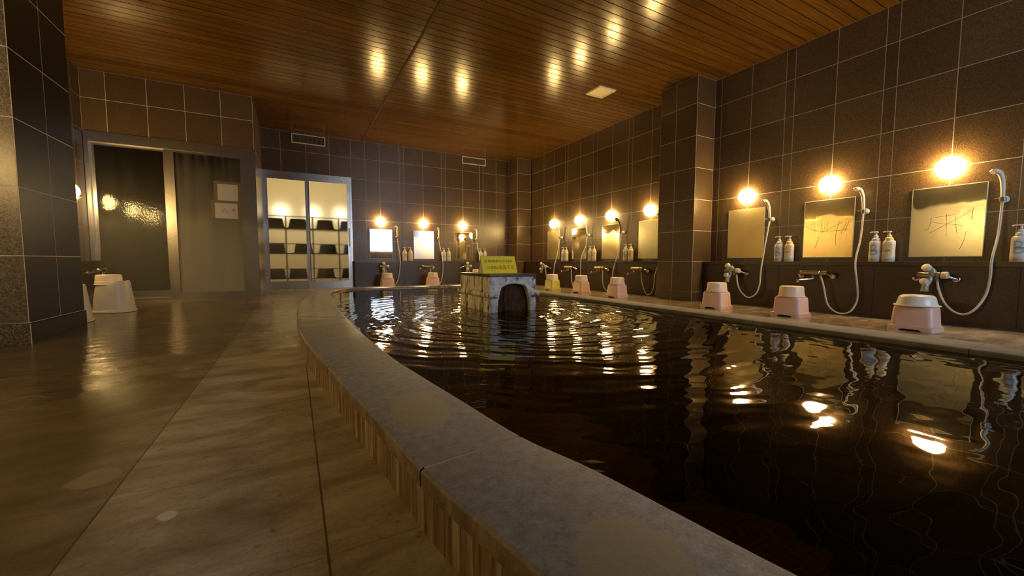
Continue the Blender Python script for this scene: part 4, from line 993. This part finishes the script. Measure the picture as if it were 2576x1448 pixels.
def make_bottle(kind):
    t = thing('pump_bottle', cat='bottle')
    bm = BM(); loft(bm, [ell(*b) for b in BH]); bd = obj('body', bm, 'bottle', t, True, 50)
    bm = BM(); lathe(bm, [(0.031, 0.197), (0.032, 0.200), (0.029, 0.218), (0.022, 0.224), (0.020, 0.226)], seg=26); o = obj('collar', bm, 'collar_blue' if kind == 'B' else 'collar_yellow', t)
    o['label'] = 'pale blue collar' if kind == 'B' else 'yellow collar'
    bm = BM(); lathe(bm, [(0.017, 0.225), (0.018, 0.228), (0.017, 0.244), (0.008, 0.250), (0.0075, 0.270), (0.016, 0.273), (0.017, 0.279), (0.012, 0.284)], seg=22)
    tube(bm, smooth_path([(0.0, 0, 0.278), (-0.018, -0.004, 0.279), (-0.036, -0.008, 0.277), (-0.042, -0.01, 0.272)], 4), 0.0058, 10); o = obj('pump', bm, 'white_plastic', t); o['label'] = 'white pump top'
    if kind == 'B':
        wrap(text_mesh('B', 0.1, 'label_blue', bd, 'print', (-0.028, 0.028, 0.062, 0.162)))
    else:
        wrap(text_mesh('RS', 0.1, 'label_orange', bd, 'print', (-0.033, 0.035, 0.105, 0.168)))
        wrap(text_mesh('O', 0.1, 'label_orange', bd, 'print', (-0.004, 0.034, 0.055, 0.112)))
    def band(x0, x1, z0, z1, off=0.0011):
        bm = BM(); n = 10; A = []; B = []
        for i in range(n + 1):
            x = x0 + (x1 - x0) * i / n
            for z, L in ((z0, A), (z1, B)):
                hx, hy = bottle_r(z); L.append(bm.verts.new((x, -hy * math.sqrt(1 - (x / hx) ** 2) - off, z)))
        for i in range(n): bm.faces.new((A[i], A[i + 1], B[i + 1], B[i]))
        obj('print', bm, 'label_dark', bd, False)
    band(-0.028, 0.024, 0.104, 0.110); band(-0.022, 0.018, 0.096, 0.0985); band(-0.020, 0.018, 0.021, 0.025)
    return t
pb, py_ = make_bottle('B'), make_bottle('RS'); pb.name = 'pump_bottle'; py_.name = 'pump_bottle.001'
BR = {'A': (0.796, 0.690, 'at the right edge of the photo'), 'B': (1.648, 1.552, 'between the two nearest mirrors, right of the scribbled one'), 'C': (2.496, 2.392, 'between the plain gold and scribbled mirrors'),
      'D': (4.866, 4.752, 'left of the mirror cut off by the column'), 'E': (5.762, 5.650, 'left of the black headed shower mirror'), 'F': (6.606, 6.495, 'nearest the far corner on the long wall')}
for k, (yb_, yy, ph) in BR.items():
    place(pb, USED, (XR - 0.075, yb_, 0.518), RZ_R, 'white pump bottle with blue B ' + ph, 'pump bottles on the long shelf')
    place(py_, USED, (XR - 0.075, yy, 0.518), RZ_R, 'white pump bottle with yellow collar ' + ph, 'pump bottles on the long shelf')
BF = {'1': (2.018, 2.133, 'between the white and middle far mirrors'), '2': (2.864, 2.972, 'left of the far mirror by the pier'), '3': (3.742, 3.846, 'behind the yellow sign, far shelf')}
for k, (xb, xy, ph) in BF.items():
    place(pb, USED, (xb, YF - 0.075, 0.518), RZ_F, 'white pump bottle with blue print ' + ph, 'pump bottles on the far shelf')
    place(py_, USED, (xy, YF - 0.075, 0.518), RZ_F, 'pump bottle with yellow collar ' + ph, 'pump bottles on the far shelf')

# ------------------------------------------------------------------ stools and basins
def make_stool(mat):
    t = thing('bath_stool', cat='stool')
    bm = BM()
    loft(bm, [rrect(hx, hy, r, z, 7) for hx, hy, r, z in ((0.126, 0.106, 0.028, 0.03), (0.122, 0.102, 0.034, 0.036), (0.113, 0.094, 0.034, 0.166), (0.109, 0.090, 0.036, 0.179), (0.101, 0.082, 0.034, 0.185), (0.06, 0.05, 0.03, 0.183))])
    obj('seat', bm, mat, t, True, 40)
    # flared foot with a shallow arch cut in each side
    bm = BM(); N = 9
    per = rrect(0.134, 0.112, 0.03, 0, 9); m = len(per)
    dense = []
    for i in range(m):
        a, b = per[i], per[(i + 1) % m]; L = (b - a).length; k = max(1, int(L / 0.012))
        dense += [a.lerp(b, j / k) for j in range(k)]
    def archz(p):
        d = abs(p.x) if abs(p.y) > 0.111 else 9
        w = 0.066
        return 0.0 if d > w else 0.014 * min(1, (w - d) / 0.014)
    lo = [Vector((p.x, p.y, archz(p))) for p in dense]; hi = [Vector((p.x * 0.985, p.y * 0.985, 0.034)) for p in dense]; top = [Vector((p.x * 0.90, p.y * 0.90, 0.039)) for p in dense]
    inn = [Vector((p.x * 0.94, p.y * 0.94, archz(p))) for p in dense]; inh = [Vector((p.x * 0.92, p.y * 0.92, 0.030)) for p in dense]
    loft(bm, [inh, inn, lo, hi, top], False, False); obj('foot', bm, mat, t, True, 40)
    return t
def make_basin(wide=False):
    t = thing('wash_basin', cat='basin'); bm = BM()
    if wide:
        lathe(bm, [(0.118, 0.004), (0.128, 0.0), (0.132, 0.003), (0.130, 0.007), (0.117, 0.010), (0.110, 0.03), (0.103, 0.062), (0.094, 0.076), (0.080, 0.082), (0.0, 0.083)], seg=40, cap0=False); obj('bowl', bm, 'basin_white', t, True, 40)
    else:
        lathe(bm, [(0.098, 0.004), (0.106, 0.0), (0.112, 0.0015), (0.1125, 0.006), (0.106, 0.008), (0.104, 0.034), (0.101, 0.037), (0.098, 0.085), (0.094, 0.097), (0.086, 0.101), (0.070, 0.102), (0.0, 0.1015)], seg=36, cap0=False); obj('bowl', bm, 'cream_plastic', t, True, 30)
    return t
sp_pink, sp_yel = make_stool('pink_plastic'), make_stool('yellow_plastic'); sp_pink.name = 'bath_stool'; sp_yel.name = 'bath_stool.001'
bs, bw = make_basin(), make_basin(True); bs.name = 'wash_basin'; bw.name = 'wash_basin.001'
ST = {'A': ((4.155, 1.158), sp_pink, 'pink plastic stool nearest the camera under the wide white basin'), 'B': ((4.175, 2.04), sp_pink, 'pink plastic stool under the scribbled mirror'), 'C': ((4.137, 2.783), sp_pink, 'pink plastic stool just right of the tiled column'),
      'E': ((4.105, 4.313), sp_pink, 'pink plastic stool just left of the tiled column'), 'F': ((4.157, 5.202), sp_pink, 'pink plastic stool right of the yellow one'), 'G': ((4.09, 5.945), sp_yel, 'yellow green plastic stool by the spout, long wall'),
      '1': ((1.563, 7.86), sp_pink, 'pink stool under the dazzling white mirror'), '2': ((2.465, 7.86), sp_pink, 'pink stool under the middle far wall mirror'), '3': ((3.45, 7.86), sp_pink, 'pink stool hidden behind the spout and sign')}
for k, ((x, y), pr, lb) in ST.items():
    rz = RZ_R if k in 'ABCEFG' else 0
    so = place(pr, USED, (x, y, 0.0), rz, lb, 'bath stools by the washing places'); so.scale = (1, 1, 1.30 if k == '3' else 1.0)
    place(bw if k == 'A' else bs, USED, (x, y, 0.1855 * so.scale.z), rz, ('wide white upturned basin on ' if k == 'A' else 'cream upturned basin on ') + ('the nearest pink stool' if k == 'A' else {'B': 'the stool under the scribbled mirror', 'C': 'the pink stool right of the column', 'E': 'the pink stool left of the column', 'F': 'the pink stool beside the yellow one', 'G': 'the yellow green stool', '1': 'the far stool under the white mirror', '2': 'the far stool under the middle mirror', '3': 'the stool behind the yellow sign'}[k]), 'upturned wash basins')
# tall ivory bath chairs behind the left pillar
def make_chair():
    t = thing('bath_chair', cat='bath chair'); n = 40
    def ring(s, zf, inset=0.0):
        out = []
        for i in range(n):
            a = 2 * PI * i / n; c, s_ = math.cos(a), math.sin(a)
            hx, hy = 0.16 * s - inset, 0.15 * s - inset
            x = hx * math.copysign(abs(c) ** 0.75, c); y_ = hy * math.copysign(abs(s_) ** 0.75, s_)
            out.append(Vector((x, y_, zf(x / 0.16))))
        return out
    seatz = lambda u: 0.276 + 0.040 * max(0, min(1, (u + 0.05) / 0.55)) ** 1.5
    bm = BM(); loft(bm, [ring(0.94, lambda u: 0.022), ring(0.90, lambda u: 0.10), ring(0.80, lambda u: 0.23), ring(0.755, lambda u: seatz(u * 1.2) - 0.012), ring(0.72, lambda u: seatz(u * 1.25)), ring(0.64, lambda u: seatz(u * 1.3) - 0.004), ring(0.3, lambda u: 0.268)]); obj('seat', bm, 'chair_plastic', t, True, 40)
    bm = BM(); loft(bm, [ring(0.97, lambda u: 0.0), ring(1.0, lambda u: 0.004), ring(0.985, lambda u: 0.022), ring(0.93, lambda u: 0.027)], True, False); obj('foot', bm, 'chair_plastic', t, True, 40)
    bm = BM(); lathe(bm, [(0.010, 0), (0.010, 0.003)], (-0.01, -0.134, 0.045), (0, -1, 0.2), 12); obj('drain_hole', bm, 'dark', t)
    return t
ch = make_chair()
place(ch, USED, (-1.615, 5.46, 0), math.radians(-12), 'tall ivory bath chair standing free beside the left pillar', 'ivory bath chairs')
place(ch, USED, (-1.69, 4.70, 0), math.radians(8), 'ivory bath chair almost hidden behind the left pillar', 'ivory bath chairs')
place(bs, USED, (-1.645, 5.46, 0.277), 0, 'cream upturned basin on the tall ivory bath chair', 'upturned wash basins')

# ------------------------------------------------------------------ vents
def wall_vent(x0, x1, z0, z1, lab):
    t = thing('wall_vent', ((x0 + x1) / 2, YF - 0.003, z0), 0, lab, 'vent', 'vents high on the far wall'); w = (x1 - x0) / 2; h = z1 - z0
    bm = BM()
    for a in ((-w, w, 0, 0.018), (-w, w, h - 0.018, h), (-w, -w + 0.018, 0.018, h - 0.018), (w - 0.018, w, 0.018, h - 0.018)): bx(bm, a[0], a[1], -0.014, 0, a[2], a[3])
    obj('frame', bm, 'vent_frame', t, False)
    bm = BM(); bx(bm, -w + 0.018, w - 0.018, -0.002, -0.001, 0.018, h - 0.018); obj('recess', bm, 'dark', t, False)
    bm = BM(); n = 24
    for k in range(1, n): xx = -w + 0.018 + (2 * w - 0.036) * k / n; bx(bm, xx - 0.0022, xx + 0.0022, -0.011, -0.003, 0.018, h - 0.018)
    for k in range(1, 7): zz = 0.018 + (h - 0.036) * k / 7; bx(bm, -w + 0.018, w - 0.018, -0.010, -0.004, zz - 0.0022, zz + 0.0022)
    obj('grille', bm, 'vent_bar', t, False)
wall_vent(0.022, 0.582, 2.66, 2.832, 'wide grille vent above the lit glass doors'); wall_vent(3.33, 3.90, 2.678, 2.836, 'wide grille vent near the far corner pier')
t = thing('ceiling_vent', (3.792, 4.375, CEIL), math.radians(0), 'square yellowed vent in the wooden ceiling', 'vent')
bm = BM(); loft(bm, [rrect(a, a, 0.012, z) for a, z in ((0.152, 0.0), (0.152, -0.006), (0.140, -0.018), (0.122, -0.020))], False, False); loft(bm, [rrect(a, a, 0.012, z) for a, z in ((0.122, -0.020), (0.112, -0.008))], False, False); obj('frame', bm, 'ceiling_vent', t)
bm = BM(); loft(bm, [rrect(a, a, 0.01, z) for a, z in ((0.115, -0.009), (0.10, -0.012), (0.05, -0.016), (0.012, -0.014))], False, True); obj('diffuser', bm, 'ceiling_vent', t)


# ------------------------------------------------------------------ steam drifting over the wet floor by the steel doors
t = NT('steam'); vs = t.n('ShaderNodeVolumeScatter'); vs.inputs['Color'].default_value = (1, 1, 1, 1); vs.inputs['Density'].default_value = 0.04; vs.inputs['Anisotropy'].default_value = 0.3
t.t.links.new(vs.outputs[0], t.out.inputs['Volume']); M['steam'] = t.m
bm = BM(); bx(bm, -2.0, 0.4, 4.9, 6.88, 0.01, 1.0)
o = obj('steam', bm, 'steam', None, False); tag(o, 'thin whitish steam drifting over the wet floor by the steel doors', 'steam', kind='stuff')
